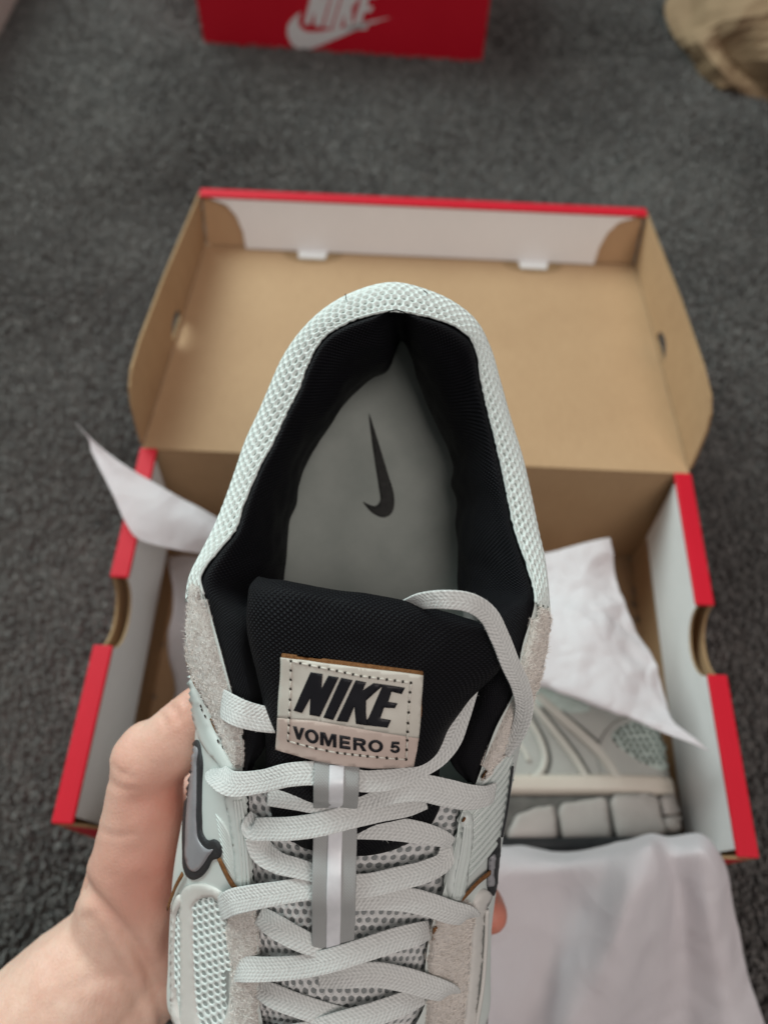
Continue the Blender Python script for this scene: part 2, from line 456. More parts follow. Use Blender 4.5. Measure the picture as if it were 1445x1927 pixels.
# skin
m = mat('skin', (.5, .3, .22), .46, .4, sss=.22, sssr=(.0035, .0012, .0007)); t = NT(m); co = t.coord()
va = t.n('ShaderNodeVertexColor', layer_name='flush_shade')
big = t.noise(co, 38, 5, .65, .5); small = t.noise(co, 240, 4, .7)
c = t.mixc(va.outputs['Color'], (.76, .53, .42), (.56, .19, .135))  # second tone: skin redness together with painted-in shade
c = t.mixc(t.math('MULTIPLY', t.ramp(big, [(.42, (0, 0, 0)), (.70, (1, 1, 1))]), .55), c, (.64, .33, .25))
c = t.mixc(t.math('MULTIPLY', t.ramp(small, [(.45, (0, 0, 0)), (.75, (1, 1, 1))]), .30), c, (.58, .34, .25))
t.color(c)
v2 = t.n('ShaderNodeTexVoronoi', feature='DISTANCE_TO_EDGE'); v2.inputs['Scale'].default_value = 620; t.l(co, v2.inputs['Vector'])
mp = t.n('ShaderNodeMapping'); mp.inputs['Scale'].default_value = (1, .25, 1); mp.inputs['Rotation'].default_value = (0, 0, .5); t.l(co, mp.inputs[0])
t.normal(t.bump(t.noise(co, 1500, 3), .25, .0004, t.bump(v2.outputs['Distance'], .22, .0006, t.bump(t.noise(mp.outputs[0], 420, 4, .6), .30, .0012))))
t.l(t.ramp(small, [(.3, (.40, .40, .40)), (.7, (.60, .60, .60))]), t.b.inputs['Roughness']); M['skin'] = m

# ------------------------------------------------------------------ setting
V = [(-3, -2, 0), (3, -2, 0), (3, 4, 0), (-3, 4, 0)]
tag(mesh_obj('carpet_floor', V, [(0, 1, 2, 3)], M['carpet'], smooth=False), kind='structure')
def carpet_pile():
    """twisted tufts standing on the carpet where the photograph looks at it"""
    rg = np.random.default_rng(3); pitch = .0034
    gx, gy = np.meshgrid(np.arange(-.62, .60, pitch), np.arange(-.12, 1.25, pitch)); x = gx.ravel() + rg.normal(0, .0012, gx.size); y = gy.ravel() + rg.normal(0, .0012, gx.size)
    keep = (np.abs(x) < .20 + .36 * np.clip((y + .12) / .9, 0, 1) + .07) & ~((np.abs(x) < .1735) & (y > -.002) & (y < .2250)); x, y = x[keep], y[keep]; n = len(x)
    h = rg.uniform(.0042, .0066, n); r_ = rg.uniform(.0012, .0019, n); az = rg.uniform(0, 2 * np.pi, n)
    lx = np.array([noise.noise(Vector((a * 7, b * 7, 0))) for a, b in zip(x, y)]); ly = np.array([noise.noise(Vector((a * 7, b * 7, 9))) for a, b in zip(x, y)])
    tx = x + (lx * .9 + rg.normal(0, .35, n)) * h; ty = y + (ly * .9 + rg.normal(0, .35, n)) * h
    V = np.zeros((n, 8, 3))
    for k in range(4):
        a = az + k * np.pi / 2
        V[:, k] = np.stack([x + np.cos(a) * r_, y + np.sin(a) * r_, np.zeros(n) + .0005], -1)
        V[:, 4 + k] = np.stack([tx + np.cos(a + .9) * r_ * .75, ty + np.sin(a + .9) * r_ * .75, h * (1 + .18 * np.cos(a * 3))], -1)
    base = (np.arange(n) * 8)[:, None]; F = np.concatenate([base + np.array(q)[None] for q in ((0, 1, 5, 4), (1, 2, 6, 5), (2, 3, 7, 6), (3, 0, 4, 7), (4, 5, 6, 7))])
    me = bpy.data.meshes.new('carpet_pile'); me.vertices.add(n * 8); me.vertices.foreach_set('co', V.astype(np.float32).ravel()); m_ = len(F)
    me.loops.add(m_ * 4); me.loops.foreach_set('vertex_index', F.astype(np.int32).ravel()); me.polygons.add(m_); me.polygons.foreach_set('loop_start', np.arange(m_, dtype=np.int32) * 4)
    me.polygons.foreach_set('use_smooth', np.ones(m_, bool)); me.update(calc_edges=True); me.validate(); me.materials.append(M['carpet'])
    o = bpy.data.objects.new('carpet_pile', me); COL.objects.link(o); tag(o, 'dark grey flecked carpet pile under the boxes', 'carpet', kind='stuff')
carpet_pile()
def box_verts(x0, x1, y0, y1, z0, z1):
    return ([(x0, y0, z0), (x1, y0, z0), (x1, y1, z0), (x0, y1, z0), (x0, y0, z1), (x1, y0, z1), (x1, y1, z1), (x0, y1, z1)],
            [(3, 2, 1, 0), (4, 5, 6, 7), (0, 1, 5, 4), (1, 2, 6, 5), (2, 3, 7, 6), (3, 0, 4, 7)])
v_, f2_ = box_verts(-.53, -.503, -.6, 1.7, 0, .085)
o = mesh_obj('skirting_board', v_, f2_, M['paint'], smooth=False); bevel(o, .004, 3); tag(o, kind='structure')

# ------------------------------------------------------------------ folded card panels
def panel(name, outline, O, A, B, th, mf, mb, me, parent, holes=(), step=.03):
    """flat board cut to an outline in the plane O + a*A + b*B; front side looks along A x B"""
    A, B, O = Vector(A).normalized(), Vector(B).normalized(), Vector(O); N = A.cross(B)
    vs, tris = cdt(outline, step, holes)
    n = len(vs); Vt = [O + A * p.x + B * p.y for p in vs] + [O + A * p.x + B * p.y - N * th for p in vs]
    F = []; mi = []
    for t in tris:
        a, b, c = (vs[i] for i in t)
        if (b - a).cross(c - a) < 0: t = t[::-1]
        F.append(t); mi.append(0)
    bd = boundary(F)
    for t in list(F): F.append(tuple(i + n for i in t[::-1])); mi.append(1)
    for a, b in bd: F.append((b, a, a + n, b + n)); mi.append(2)
    return mesh_obj(name, Vt, F, [mf, mb, me], parent, False, midx=mi)
def arc(cx, cy, rx, ry, a0, a1, n=10):
    return [(cx + rx * math.cos(math.radians(a0 + (a1 - a0) * i / n)), cy + ry * math.sin(math.radians(a0 + (a1 - a0) * i / n))) for i in range(n + 1)]

BW, BD, BH = .1725, .2224, .125
def open_box():
    root = empty('shoe_box'); tag(root, 'open red shoe box with brown inside and its lid folded back on the carpet', 'shoe box')
    K, R, WH, KE = M['kraft'], M['red'], M['white_card'], M['kraft_edge']
    panel('bottom', [(-BW, 0), (BW, 0), (BW, BD), (-BW, BD)], (0, 0, .003), (1, 0, 0), (0, 1, 0), .002, K, R, KE, root)
    panel('back_wall', [(-BW, .003), (BW, .003), (BW, BH - .001), (-BW, BH - .001)], (0, BD, 0), (1, 0, 0), (0, 0, 1), .0018, K, R, KE, root)
    # front wall: outer red board, inner white board, folded red rim
    panel('front_wall', [(-BW, .002), (BW, .002), (BW, .119), (BW - .012, .114), (BW - .045, .056), (-BW + .045, .056), (-BW + .012, .114), (-BW, .119)], (0, 0, 0), (1, 0, 0), (0, 0, 1), .0016, R, K, KE, root)
    panel('front_liner', [(-BW + .01, .02), (BW - .01, .02), (BW - .045, .054), (-BW + .045, .054)], (0, .0075, 0), (-1, 0, 0), (0, 0, 1), .0014, K, K, KE, root)
    for s in (-1, 1):
        y0, y1, yc, rn = .0925, .1335, .113, .0205
        notch = [(yc - rn, BH - .001)] + arc(yc, BH - .001, rn, .019, 180, 360, 12)[1:-1] + [(yc + rn, BH - .001)]
        outl = [(0, .002), (BD, .002), (BD, BH - .001)] + notch[::-1] + [(0, BH - .001)]
        if s < 0: panel('side_wall', outl, (-BW, 0, 0), (0, 1, 0), (0, 0, 1), .0016, K, R, KE, root)
        else: panel('side_wall', [(-a, b) for a, b in outl], (BW, 0, 0), (0, -1, 0), (0, 0, 1), .0016, K, R, KE, root)
        il = [(.006, .056), (BD - .012, .062), (BD - .004, BH - .0015)] + [(a, b - .0005) for a, b in notch[::-1]] + [(.004, BH - .0015)]
        if s < 0: panel('side_liner', il, (-BW + .0075, 0, 0), (0, 1, 0), (0, 0, 1), .0014, WH, K, KE, root)
        else: panel('side_liner', [(-a, b) for a, b in il], (BW - .0075, 0, 0), (0, -1, 0), (0, 0, 1), .0014, WH, K, KE, root)
        for a, b in ((.0, y0), (y1, BD + .001)):
            x0 = s * (BW + .0023); x1 = s * (BW - .0086)
            vv, ff = box_verts(min(x0, x1), max(x0, x1), a, b, BH - .0022, BH + .0004)
            bevel(mesh_obj('rim_fold', vv, ff, R, root, False), .0009, 3)
    # lid, folded back about the rear edge
    H0 = Vector((0, BD + .0005, BH)); E0 = Vector((0, .4445, .093)); A = (E0 - H0).normalized(); N = Vector((0, -A.z, A.y)); LL = (E0 - H0).length
    LW = .1735
    slots = [arc(x, LL - .012, .017, .010, 180, 360, 8) for x in ()]
    lid = panel('lid', [(-LW, 0), (LW, 0), (LW, LL), (-LW, LL)], H0, (1, 0, 0), A, .0018, K, R, KE, root)
    for s in (-1, 1):
        fo = [(.003, .0005), (.0035, .012), (.006, .032), (.011, .042), (.021, .048), (.045, .050), (.115, .0475), (LL + .010, .038), (LL - .001, .0005)]
        hole = [(.100, .0035)] + arc(.1135, .0035, .0145, .0115, 180, 0, 10)[1:-1] + [(.127, .0035)]
        if s < 0: panel('lid_side_flap', fo, H0 + Vector((-LW, 0, 0)), A, N, .0016, K, R, KE, lid, [hole])
        else: panel('lid_side_flap', [(-a, b) for a, b in fo], H0 + Vector((LW, 0, 0)), -A, N, .0016, K, R, KE, lid, [[(-a, b) for a, b in hole]])
    # front flap of the lid: leans outwards
    E1 = H0 + A * LL; FN = (N * .94 + A * .30).normalized(); FH = .0405
    panel('lid_front_flap', [(-LW, 0), (LW, 0), (LW, FH), (-LW, FH)], E1 + A * .002, (1, 0, 0), FN, .0016, K, R, KE, lid)
    wl = [(-.140, .001), (.140, .001), (.1415, .014), (.146, .026), (.153, .034), (.166, .0385), (-.166, .0385), (-.153, .034), (-.146, .026), (-.1415, .014)]
    panel('lid_front_liner', wl, E1 - A * .0065, (1, 0, 0), FN, .0014, WH, K, KE, lid)
    for x in (-.086, .091):
        panel('lid_tab', [(x - .0105, -.0095), (x + .0105, -.0095), (x + .0125, .004), (x - .0125, .004)], E1 - A * .0065 + N * .0016, (1, 0, 0), A, .0010, WH, WH, WH, lid)
        panel('lid_slot', arc(x, 0, .024, .0135, 180, 360, 14), E1 - A * .0066 + N * .0004, (1, 0, 0), A, .0003, KE, KE, KE, lid)
    for s in (-1, 1):
        ct = [(0, .001), (.030, .001), (.033, .012), (.029, .024), (.020, .033), (.006, .038), (0, .038)]
        if s < 0: panel('lid_corner_tab', ct, E1 - A * .0035 + Vector((-LW + .002, 0, 0)), (1, 0, 0), FN, .0014, K, K, KE, lid)
        else: panel('lid_corner_tab', [(-a, b) for a, b in ct][::-1], E1 - A * .0035 + Vector((LW - .002, 0, 0)), (1, 0, 0), FN, .0014, K, K, KE, lid)
    ex = FN * FH + E1
    Vr = []
    for x in (-LW - .0005, LW + .0005):
        for a, b in ((.0028, .0006), (-.0080, .0006), (-.0080, -.0014), (.0028, -.0014)): Vr.append(ex + A * a + N * b + Vector((x, 0, 0)))
    Fr = [(0, 1, 2, 3), (7, 6, 5, 4)] + [(i, i + 4, (i + 1) % 4 + 4, (i + 1) % 4) for i in range(4)]
    bevel(mesh_obj('lid_rim_fold', Vr, Fr, R, lid, False), .0008, 2)
    return root
open_box()

# letters of the mark, in pixels of an enlargement of the tongue label
NIKE = [[(190, 582), (350, 222), (460, 240), (450, 378), (515, 255), (612, 272), (435, 640), (338, 622), (347, 465), (268, 605)],
        [(635, 275), (742, 298), (560, 672), (468, 648)],
        [(590, 680), (770, 298), (868, 318), (838, 392), (935, 325), (1010, 335), (1012, 360), (868, 488), (866, 600), (872, 668), (876, 722), (772, 706), (758, 545), (697, 690)],
        [(1008, 334), (1230, 368), (1200, 428), (1105, 405), (1075, 500), (1160, 515), (1135, 560), (1035, 555), (1000, 655), (1100, 672), (1068, 742), (874, 720), (874, 668), (890, 652), (1014, 366)]]
SWOOSH = [(0, .30), (.02, .16), (.10, .03), (.20, 0), (.31, .025), (1.0, .40), (.33, .19), (.23, .175), (.165, .205), (.145, .27), (.16, .34), (.20, .44), (.09, .385)]
SWOOSH = [(0, .245), (.008, .13), (.05, .04), (.13, .0), (.22, .01), (.34, .05), (.6, .17), (1.0, .36), (.62, .235), (.36, .155), (.26, .135), (.19, .145), (.155, .185), (.155, .25), (.19, .335), (.08, .29), (.03, .265)]

def closed_box():
    a = W(385, 86, 0); b = W(906, 122, 0); ax = (b - a); ax.z = 0; L = ax.length; ax.normalize(); ay = Vector((-ax.y, ax.x, 0))
    Mx = Matrix(((ax.x, ay.x, 0, a.x), (ax.y, ay.y, 0, a.y), (0, 0, 1, 0), (0, 0, 0, 1)))
    root = empty('shoe_box', Mx); tag(root, 'closed red shoe box with white logo on its front, far across the carpet', 'shoe box')
    R = M['red']
    vv, ff = box_verts(0, L, 0, .21, .001, .118); bevel(mesh_obj('base', vv, ff, R, root, False), .0015, 2)
    vv, ff = box_verts(-.004, L + .004, -.004, .214, .086, .125); bevel(mesh_obj('lid', vv, ff, R, root, False), .0015, 2)
    # white print on the front board and on the lid edge: placed on the face where it stands
    def face(u, v, y):                            # photo pixel -> point on the front face
        d = Mx.inverted().to_3x3() @ ray_dir(u, v); o = Mx.inverted() @ CAM; q = o + d * ((y - o.y) / d.y); return q.x, q.z
    sw = [face(u, v, 0) for u, v in ((541, 48), (541, 66), (549, 83), (562, 92), (580, 93), (600, 86), (640, 69), (690, 47), (735, 32), (690, 41), (640, 53), (600, 60), (578, 60), (566, 53), (561, 40), (566, 22), (552, 33))]
    panel('logo_swoosh', sw, (0, -.0006, 0), (1, 0, 0), (0, 0, 1), .0004, M['print_white'], M['print_white'], M['print_white'], root)
    x0, z0 = face(572, 44, 0); x1, z1 = face(690, 52, 0)
    k = (x1 - x0) / 880.0; zb = (z0 + z1) / 2 + .001
    for i, L_ in enumerate(NIKE):
        pts = [(x0 + (p[0] - 190) * k, zb + (742 - p[1] - (1230 - p[0]) * .165) * k * 1.25) for p in L_]
        lo = [(a, min(b, .0855)) for a, b in pts]
        panel('logo_letter', lo, (0, -.0006, 0), (1, 0, 0), (0, 0, 1), .0004, M['print_white'], M['print_white'], M['print_white'], root)
closed_box()

# ------------------------------------------------------------------ paper
def sheet(name, ctrl, nr, nc, mat_, crinkle=.002, scale=30, th=.00025, seed=0, ridge=.6, facet=0, fscale=20):
    s = Surf(ctrl, nr, nc); G = s.G
    for i in range(nr):
        for j in range(nc):
            p = Vector(G[i, j]) * scale + Vector((seed * 7.3, seed * 3.1, 0))
            a = noise.noise(p) * .6 + (abs(noise.noise(p * 1.7)) - .25) * ridge + noise.noise(p * 4.1) * .16
            f_ = 0
            if facet:
                q = Vector(G[i, j]) * fscale + Vector((seed * 3.3, 1.7, 0)); q += Vector((noise.noise(q), noise.noise(q + Vector((5, 0, 0))), 0)) * .5
                f_ = (noise.voronoi(q)[0][0] - .45) * facet
            G[i, j] += s.N[i, j] * (a * crinkle + f_)
    s.normals(); V, F, uv = s.mesh()
    o = mesh_obj(name, V, F, mat_, None, True, uv=uv)
    m = o.modifiers.new('thick', 'SOLIDIFY'); m.thickness = th; m.offset = 0
    return o
T = M['tissue']
# sheet folded over the second sneaker
c = [[W(930, 1075, .10), W(1010, 1045, .112), W(1085, 1025, .118), W(1146, 1013, .118)],
     [W(930, 1110, .10), W(1020, 1095, .113), W(1100, 1085, .118), W(1158, 1080, .114)],
     [W(930, 1165, .105), W(1030, 1150, .118), W(1120, 1145, .122), W(1188, 1168, .114)],
     [W(930, 1215, .11), W(1030, 1205, .124), W(1125, 1205, .128), W(1222, 1230, .116)],
     [W(935, 1255, .112), W(1030, 1258, .126), W(1130, 1275, .130), W(1252, 1300, .121)],
     [W(940, 1275, .110), W(1035, 1294, .124), W(1140, 1330, .130), W(1275, 1368, .131)],
     [W(945, 1280, .106), W(1038, 1299, .118), W(1148, 1338, .127), W(1335, 1416, .134)]]
tag(sheet('tissue_sheet', c, 110, 100, T, .0022, 46, seed=1, ridge=.9, facet=.005, fscale=34), 'crumpled white tissue paper lying over the sneaker inside the open box', 'tissue paper')
# sheet hanging out of the box over its front edge
c = [[W(880, 1620, .075), W(960, 1617, .075), W(1040, 1622, .076), W(1110, 1620, .080), W(1170, 1608, .088), W(1220, 1590, .098), W(1262, 1598, .096), W(1310, 1592, .098), W(1345, 1612, .090)],
     [W(880, 1598, .104), W(960, 1596, .104), W(1040, 1602, .104), W(1110, 1598, .109), W(1170, 1586, .117), W(1220, 1571, .127), W(1262, 1578, .124), W(1310, 1574, .128), W(1350, 1602, .116)],
     [W(880, 1640, .122), W(960, 1636, .116), W(1040, 1634, .119), W(1112, 1622, .130), W(1172, 1606, .138), W(1222, 1596, .146), W(1266, 1612, .134), W(1318, 1604, .142), W(1366, 1640, .118)],
     [W(880, 1700, .126), W(960, 1690, .112), W(1045, 1684, .110), W(1122, 1672, .126), W(1184, 1650, .146), W(1232, 1640, .144), W(1274, 1655, .120), W(1324, 1650, .132), W(1376, 1690, .110)],
     [W(880, 1770, .116), W(960, 1768, .104), W(1040, 1772, .096), W(1108, 1752, .116), W(1172, 1730, .140), W(1228, 1720, .130), W(1282, 1735, .104), W(1334, 1735, .118), W(1392, 1760, .098)],
     [W(880, 1860, .100), W(960, 1862, .090), W(1030, 1858, .088), W(1092, 1840, .112), W(1156, 1826, .122), W(1226, 1820, .100), W(1290, 1830, .084), W(1350, 1828, .100), W(1412, 1845, .084)],
     [W(880, 1950, .085), W(950, 1952, .074), W(1016, 1945, .084), W(1078, 1935, .102), W(1148, 1932, .096), W(1222, 1930, .074), W(1295, 1932, .066), W(1365, 1928, .082), W(1436, 1935, .068)],
     [W(870, 2090, .045), W(950, 2100, .045), W(1020, 2090, .055), W(1085, 2080, .060), W(1155, 2080, .055), W(1225, 2075, .045), W(1300, 2075, .040), W(1380, 2070, .045), W(1470, 2070, .04)]]
tag(sheet('tissue_sheet', c, 130, 130, T, .0014, 26, seed=2, ridge=.6, facet=.0035, fscale=26), 'white tissue paper draped over the front edge of the open box', 'tissue paper')
# pointed sheet sticking out on the left
c = [[W(143, 797, .150), W(165, 822, .148), W(172, 850, .146)],
     [W(190, 842, .148), W(200, 870, .145), W(210, 925, .142)],
     [W(250, 885, .146), W(245, 925, .143), W(238, 985, .137)],
     [W(310, 920, .142), W(310, 965, .141), W(262, 1015, .135)],
     [W(365, 950, .137), W(375, 985, .138), W(320, 1032, .133)],
     [W(430, 985, .128), W(440, 1020, .130), W(400, 1046, .126)],
     [W(520, 1030, .11), W(520, 1060, .115), W(480, 1075, .112)]]
tag(sheet('tissue_sheet', c, 80, 60, T, .0008, 25, seed=3, facet=.002, fscale=30), 'pointed corner of white tissue paper sticking out over the left box edge', 'tissue paper')
# crumpled lining sheet inside the box, left half
c = [[W(320 + 100 * j + (8 if i % 2 else -6), 1045 + 85 * i, .035 + .012 * ((i * 3 + j * 5) % 4)) for j in range(6)] for i in range(7)]
tag(sheet('tissue_sheet', c, 70, 60, T, .004, 30, seed=4), 'shadowed tissue paper crumpled on the bottom of the open box', 'tissue paper')
# crumpled brown packing paper
def brown_paper():
    c = [[W(1290, -110, .060), W(1340, -110, .085), W(1420, -110, .100), W(1500, -110, .11), W(1620, -110, .10)],
         [W(1252, 18, .020), W(1290, -20, .045), W(1390, -30, .085), W(1480, -30, .10), W(1620, -30, .09)],
         [W(1258, 46, .012), W(1296, 40, .030), W(1370, 25, .070), W(1470, 15, .085), W(1620, 20, .07)],
         [W(1278, 90, .006), W(1308, 78, .036), W(1356, 70, .045), W(1455, 65, .070), W(1620, 80, .06)],
         [W(1302, 124, .004), W(1330, 108, .030), W(1372, 108, .028), W(1450, 112, .052), W(1620, 140, .05)],
         [W(1328, 152, .004), W(1356, 136, .026), W(1396, 140, .018), W(1470, 150, .034), W(1620, 185, .03)],
         [W(1352, 168, .010), W(1380, 158, .018), W(1414, 166, .010), W(1480, 180, .018), W(1620, 215, .02)],
         [W(1374, 176, .003), W(1396, 178, .004), W(1424, 186, .004), W(1480, 200, .006), W(1620, 235, .006)]]
    o = sheet('brown_paper', c, 16, 13, M['bag'], .009, 20, th=.0006, seed=5, ridge=1.0)
    for q in o.data.polygons: q.use_smooth = False
    tag(o, 'crumpled brown packing paper lying on the carpet beyond the open box', 'packing paper')
brown_paper()

# ------------------------------------------------------------------ the held sneaker
SHOE = empty('sneaker', SHOE_M)
tag(SHOE, 'pale mint and white running sneaker with black lining, held up towards the viewer', 'sneaker')
def L3(x, s, h): return Vector((x, -s, h))        # x right, s from heel towards toe, h up

# outline of the sole: half width against s
_ws = np.array([.035, .08, .12, .16, .20, .23, .26, .285]); _ww = np.array([.0372, .0378, .0410, .0458, .0500, .0515, .0485, .0395])
def half_w(s): return float(np.interp(s, _ws, _ww))
_hs = np.array([-.04, .03, .09, .15, .20, .26, .31]); _hh = np.array([.050, .048, .044, .037, .032, .032, .036])
def h_b(s): return float(np.interp(s, _hs, _hh))
def base_pt(p):                                    # point of the upper's lower edge that belongs to a point above it
    x, s = p.x, -p.y
    if s >= .035: b = (math.copysign(half_w(s), x), s)
    else:
        dx, ds = x, s - .035; k = 1 / math.sqrt((dx / .0372)**2 + (ds / .060)**2); b = (dx * k, .035 + ds * k)
    return L3(b[0], b[1], h_b(b[1]))

# columns of control points: top edge, inner row, outer silhouette row (photo pixel, height)
LF = [((488, 1890, .066), (425, 1895, .0605), (324, 1900, .045)), ((490, 1823, .070), (420, 1820, .064), (322, 1815, .047)),
      ((481, 1730, .075), (412, 1725, .068), (324, 1720, .050)), ((476, 1663, .079), (410, 1655, .073), (328, 1650, .053)),
      ((467, 1540, .086), (410, 1535, .080), (347, 1528, .059)), ((457, 1456, .090), (411, 1450, .084), (362, 1440, .063)),
      ((455, 1384, .092), (412, 1370, .086), (368, 1372, .068)), ((435, 1299, .094), (397, 1290, .089), (361, 1288, .076)),
      ((410, 1204, .094), (379, 1197, .091), (354, 1197, .083)), ((395, 1150, .093), (372, 1145, .0905), (355, 1142, .084)),
      ((379, 1085, .092), (371, 1085, .091), (364, 1088, .086))]
CO = [((409, 1040), (386, 1040)), ((440, 1003), (405, 1000)), ((460, 948), (426, 948)), ((489, 879), (450, 879)), ((514, 834), (465, 834)),
      ((539, 779), (490, 779)), ((562, 735), (509, 735)), ((580, 685), (533, 680)), ((609, 636), (566, 630)), ((649, 610), (608, 588)),
      ((695, 594), (668, 553)), ((742, 587), (740, 536)), ((790, 594), (797, 548)), ((838, 607), (854, 574)), ((880, 632), (896, 611)),
      ((896, 664), (918, 655)), ((904, 715), (936, 715)), ((920, 784), (955, 784)), ((938, 859), (978, 859)), ((955, 938), (996, 938)),
      ((968, 998), (1008, 998)), ((988, 1058), (1020, 1058))]
_ch = [.0905, .089, .087, .086, .086, .087, .089, .091, .094, .097, .099, .100, .099, .097, .094, .091, .089, .087, .086, .087, .0885, .0905]
RF = [((1005, 1113, .092), (1016, 1110, .091), (1024, 1105, .086)), ((1005, 1140, .093), (1018, 1142, .0905), (1027, 1150, .084)),
      ((983, 1214, .094), (1010, 1214, .090), (1027, 1218, .082)), ((968, 1299, .094), (988, 1297, .090), (1004, 1299, .076)),
      ((933, 1369, .092), (960, 1370, .087), (986, 1374, .070)), ((893, 1479, .089), (925, 1478, .083), (962, 1485, .063)),
      ((865, 1540, .086), (905, 1540, .080), (951, 1545, .059)), ((857, 1590, .083), (893, 1592, .077), (942, 1597, .056)),
      ((834, 1678, .079), (873, 1680, .073), (930, 1682, .053)), ((812, 1745, .075), (858, 1745, .069), (921, 1746, .050)),
      ((800, 1820, .070), (848, 1820, .064), (918, 1822, .047)), ((799, 1892, .066), (845, 1894, .0605), (916, 1900, .045))]
cols = []; is_collar = []
def side_col(T, M2, M1):
    B = base_pt(M1); out = Vector((M1.x, M1.y + .06, 0)).normalized() * .0025
    M0 = M1.lerp(B, .5) + out
    cols.append([T, M2, M1, M0, B])
def toe_col(T, B, k=.30):
    up = Vector((0, 0, 1)); M2 = T.lerp(B, .36) + up * .008; M1 = T.lerp(B, .74) + up * .0105; M0 = T.lerp(B, .92) + up * .006
    cols.append([T, M2, M1, M0, B])
toeL = [(L3(0, .3035, .036), L3(0, .3075, .036)), (L3(0, .300, .040), L3(-.012, .306, .036)), (L3(0, .288, .046), L3(-.028, .298, .035)), (L3(0, .268, .0525), L3(-.0405, .283, .034)),
        (L3(0, .250, .057), L3(-.048, .262, .033)), (L3(-.004, .2395, .0590), L3(-.0512, .242, .032)), (L3(-.013, .234, .0605), L3(-.0515, .232, .032))]
for a, b in toeL: toe_col(a, b)
i0 = len(cols)
for c in LF: side_col(*[S(*p) for p in c])
iL = len(cols) - 1
for (a, b), h in zip(CO, _ch):
    T = S(*a, h); M1 = S(*b, h - .007); mid = ((a[0] * .45 + b[0] * .55), (a[1] * .45 + b[1] * .55)); side_col(T, S(*mid, h - .0012), M1)
iR = len(cols)
for c in RF: side_col(*[S(*p) for p in c])
i1 = len(cols) - 1
for a, b in toeL[::-1]: toe_col(Vector((-a.x, a.y, a.z)), Vector((-b.x, b.y, b.z)))
ctrl = [[c[k] for c in cols] for k in range(5)]
shell = Surf(ctrl, 40, 420)
if np.dot(shell.N[10, 210], np.array([0, 1, .2])) < 0: shell.flip()
Vs, Fs, UVs = shell.mesh()
kcol = shell.kc                                    # column position in metres along the loop
bL, bR = kcol[iL] - .001, kcol[iR] + .001
midx = []
for i in range(shell.nr - 1):
    for j in range(shell.nc - 1):
        b = shell.tc[j]
        midx.append(1 if (bL < b < bR and i < 22) else 0)
upper = mesh_obj('upper', Vs, Fs, [M['leather'], M['net_back']], SHOE, uv=UVs, midx=midx)
SH = shell.bvh()
def shell_at(a, b): return shell.at(a, b)

# collar: knitted spacer mesh round the opening
rowM1 = shell.kr[2]
net = hexnet(shell, .0030, lambda a, b, p: True, hole=.42, rise=.0008, stretch=1.2, a0=.0008, a1=rowM1 + .012, b0=bL - .006, b1=bR + .006)
net.build('collar_mesh', M['net'], SHOE, kind='stuff')
# binding cord where the mesh meets the lining
P = [Vector(shell.at(.0004, b)[0]) + Vector(shell.at(.0004, b)[1]) * .0003 for b in np.linspace(bL - .004, bR + .004, 260)]
P = [p + Vector((noise.noise(p * 900), noise.noise(p * 900 + Vector((9, 0, 0))), 0)) * .0004 for p in P]
V_, F_, U_ = tube(P, .0005, 6); mesh_obj('collar_seam', V_, F_, M['net'], SHOE, uv=U_)

# ---- lining
inner = [(530, 1125, .056), (536, 1075, .055), (544, 1028, .054), (548, 978, .053), (560, 944, .052), (565, 908, .052), (583, 866, .052), (609, 819, .053), (640, 778, .054),
         (672, 737, .055), (702, 709, .056), (731, 694, .057), (752, 664, .060), (776, 682, .057), (786, 714, .056), (801, 752, .055), (825, 802, .054), (841, 843, .053),
         (851, 876, .052), (848, 912, .052), (859, 944, .052), (857, 980, .053), (860, 1028, .054), (862, 1105, .056)]
tops = [cols[i][0] for i in range(iL, iR + 1)]; tpx = [LF[-1][0][:2]] + [a for a, b in CO] + [RF[0][0][:2]]; th_ = [.092] + _ch + [.092]
lc = []
def lining_col(T, tp, h, q, front=False):
    f = lambda k, hh: S(tp[0] + (q[0] - tp[0]) * k, tp[1] + (q[1] - tp[1]) * k, hh)
    a = T - Vector((0, 0, .0012)); L3_ = S(*q)
    if front:
        out = Vector((math.copysign(1, L3_.x), 0, 0))
        return [a, f(.14, h + .0022), f(.5, h + .0035), f(.85, h + .001), L3_, L3_ - Vector((0, 0, .016)) + out * .006, L3_ - Vector((0, 0, .030)) + out * .010]
    c0 = Vector((0, -.045, 0)); out = Vector((L3_.x, L3_.y - c0.y, 0)).normalized()
    return [a, f(.07, h + .0018), f(.36, h - .004), f(.74, h - .016), L3_, L3_ - Vector((0, 0, .009)) + out * .004, L3_ - Vector((0, 0, .0215)) + out * .010]
frontL = [((458, 1462), (466, 1455, .087), .0885), ((455, 1384), (505, 1392, .084), .090), ((435, 1299), (497, 1318, .086), .0925), ((410, 1204), (486, 1222, .087), .0925), ((395, 1150), (500, 1168, .075), .092)]
frontR = [((1005, 1140), (915, 1160, .075), .092), ((983, 1214), (928, 1236, .086), .0925), ((968, 1299), (897, 1298, .085), .0925), ((933, 1369), (868, 1374, .084), .090), ((912, 1425), (852, 1424, .083), .089), ((893, 1480), (884, 1472, .086), .0875)]
for tp, q, h in frontL: lc.append(lining_col(S(*tp, h + .0015), tp, h, q, True))
for T, tp, h, q in zip(tops, tpx, th_, inner): lc.append(lining_col(T, tp, h, q))
for tp, q, h in frontR: lc.append(lining_col(S(*tp, h + .0015), tp, h, q, True))
lining = Surf([[c[k] for c in lc] for k in range(7)], 60, 420)
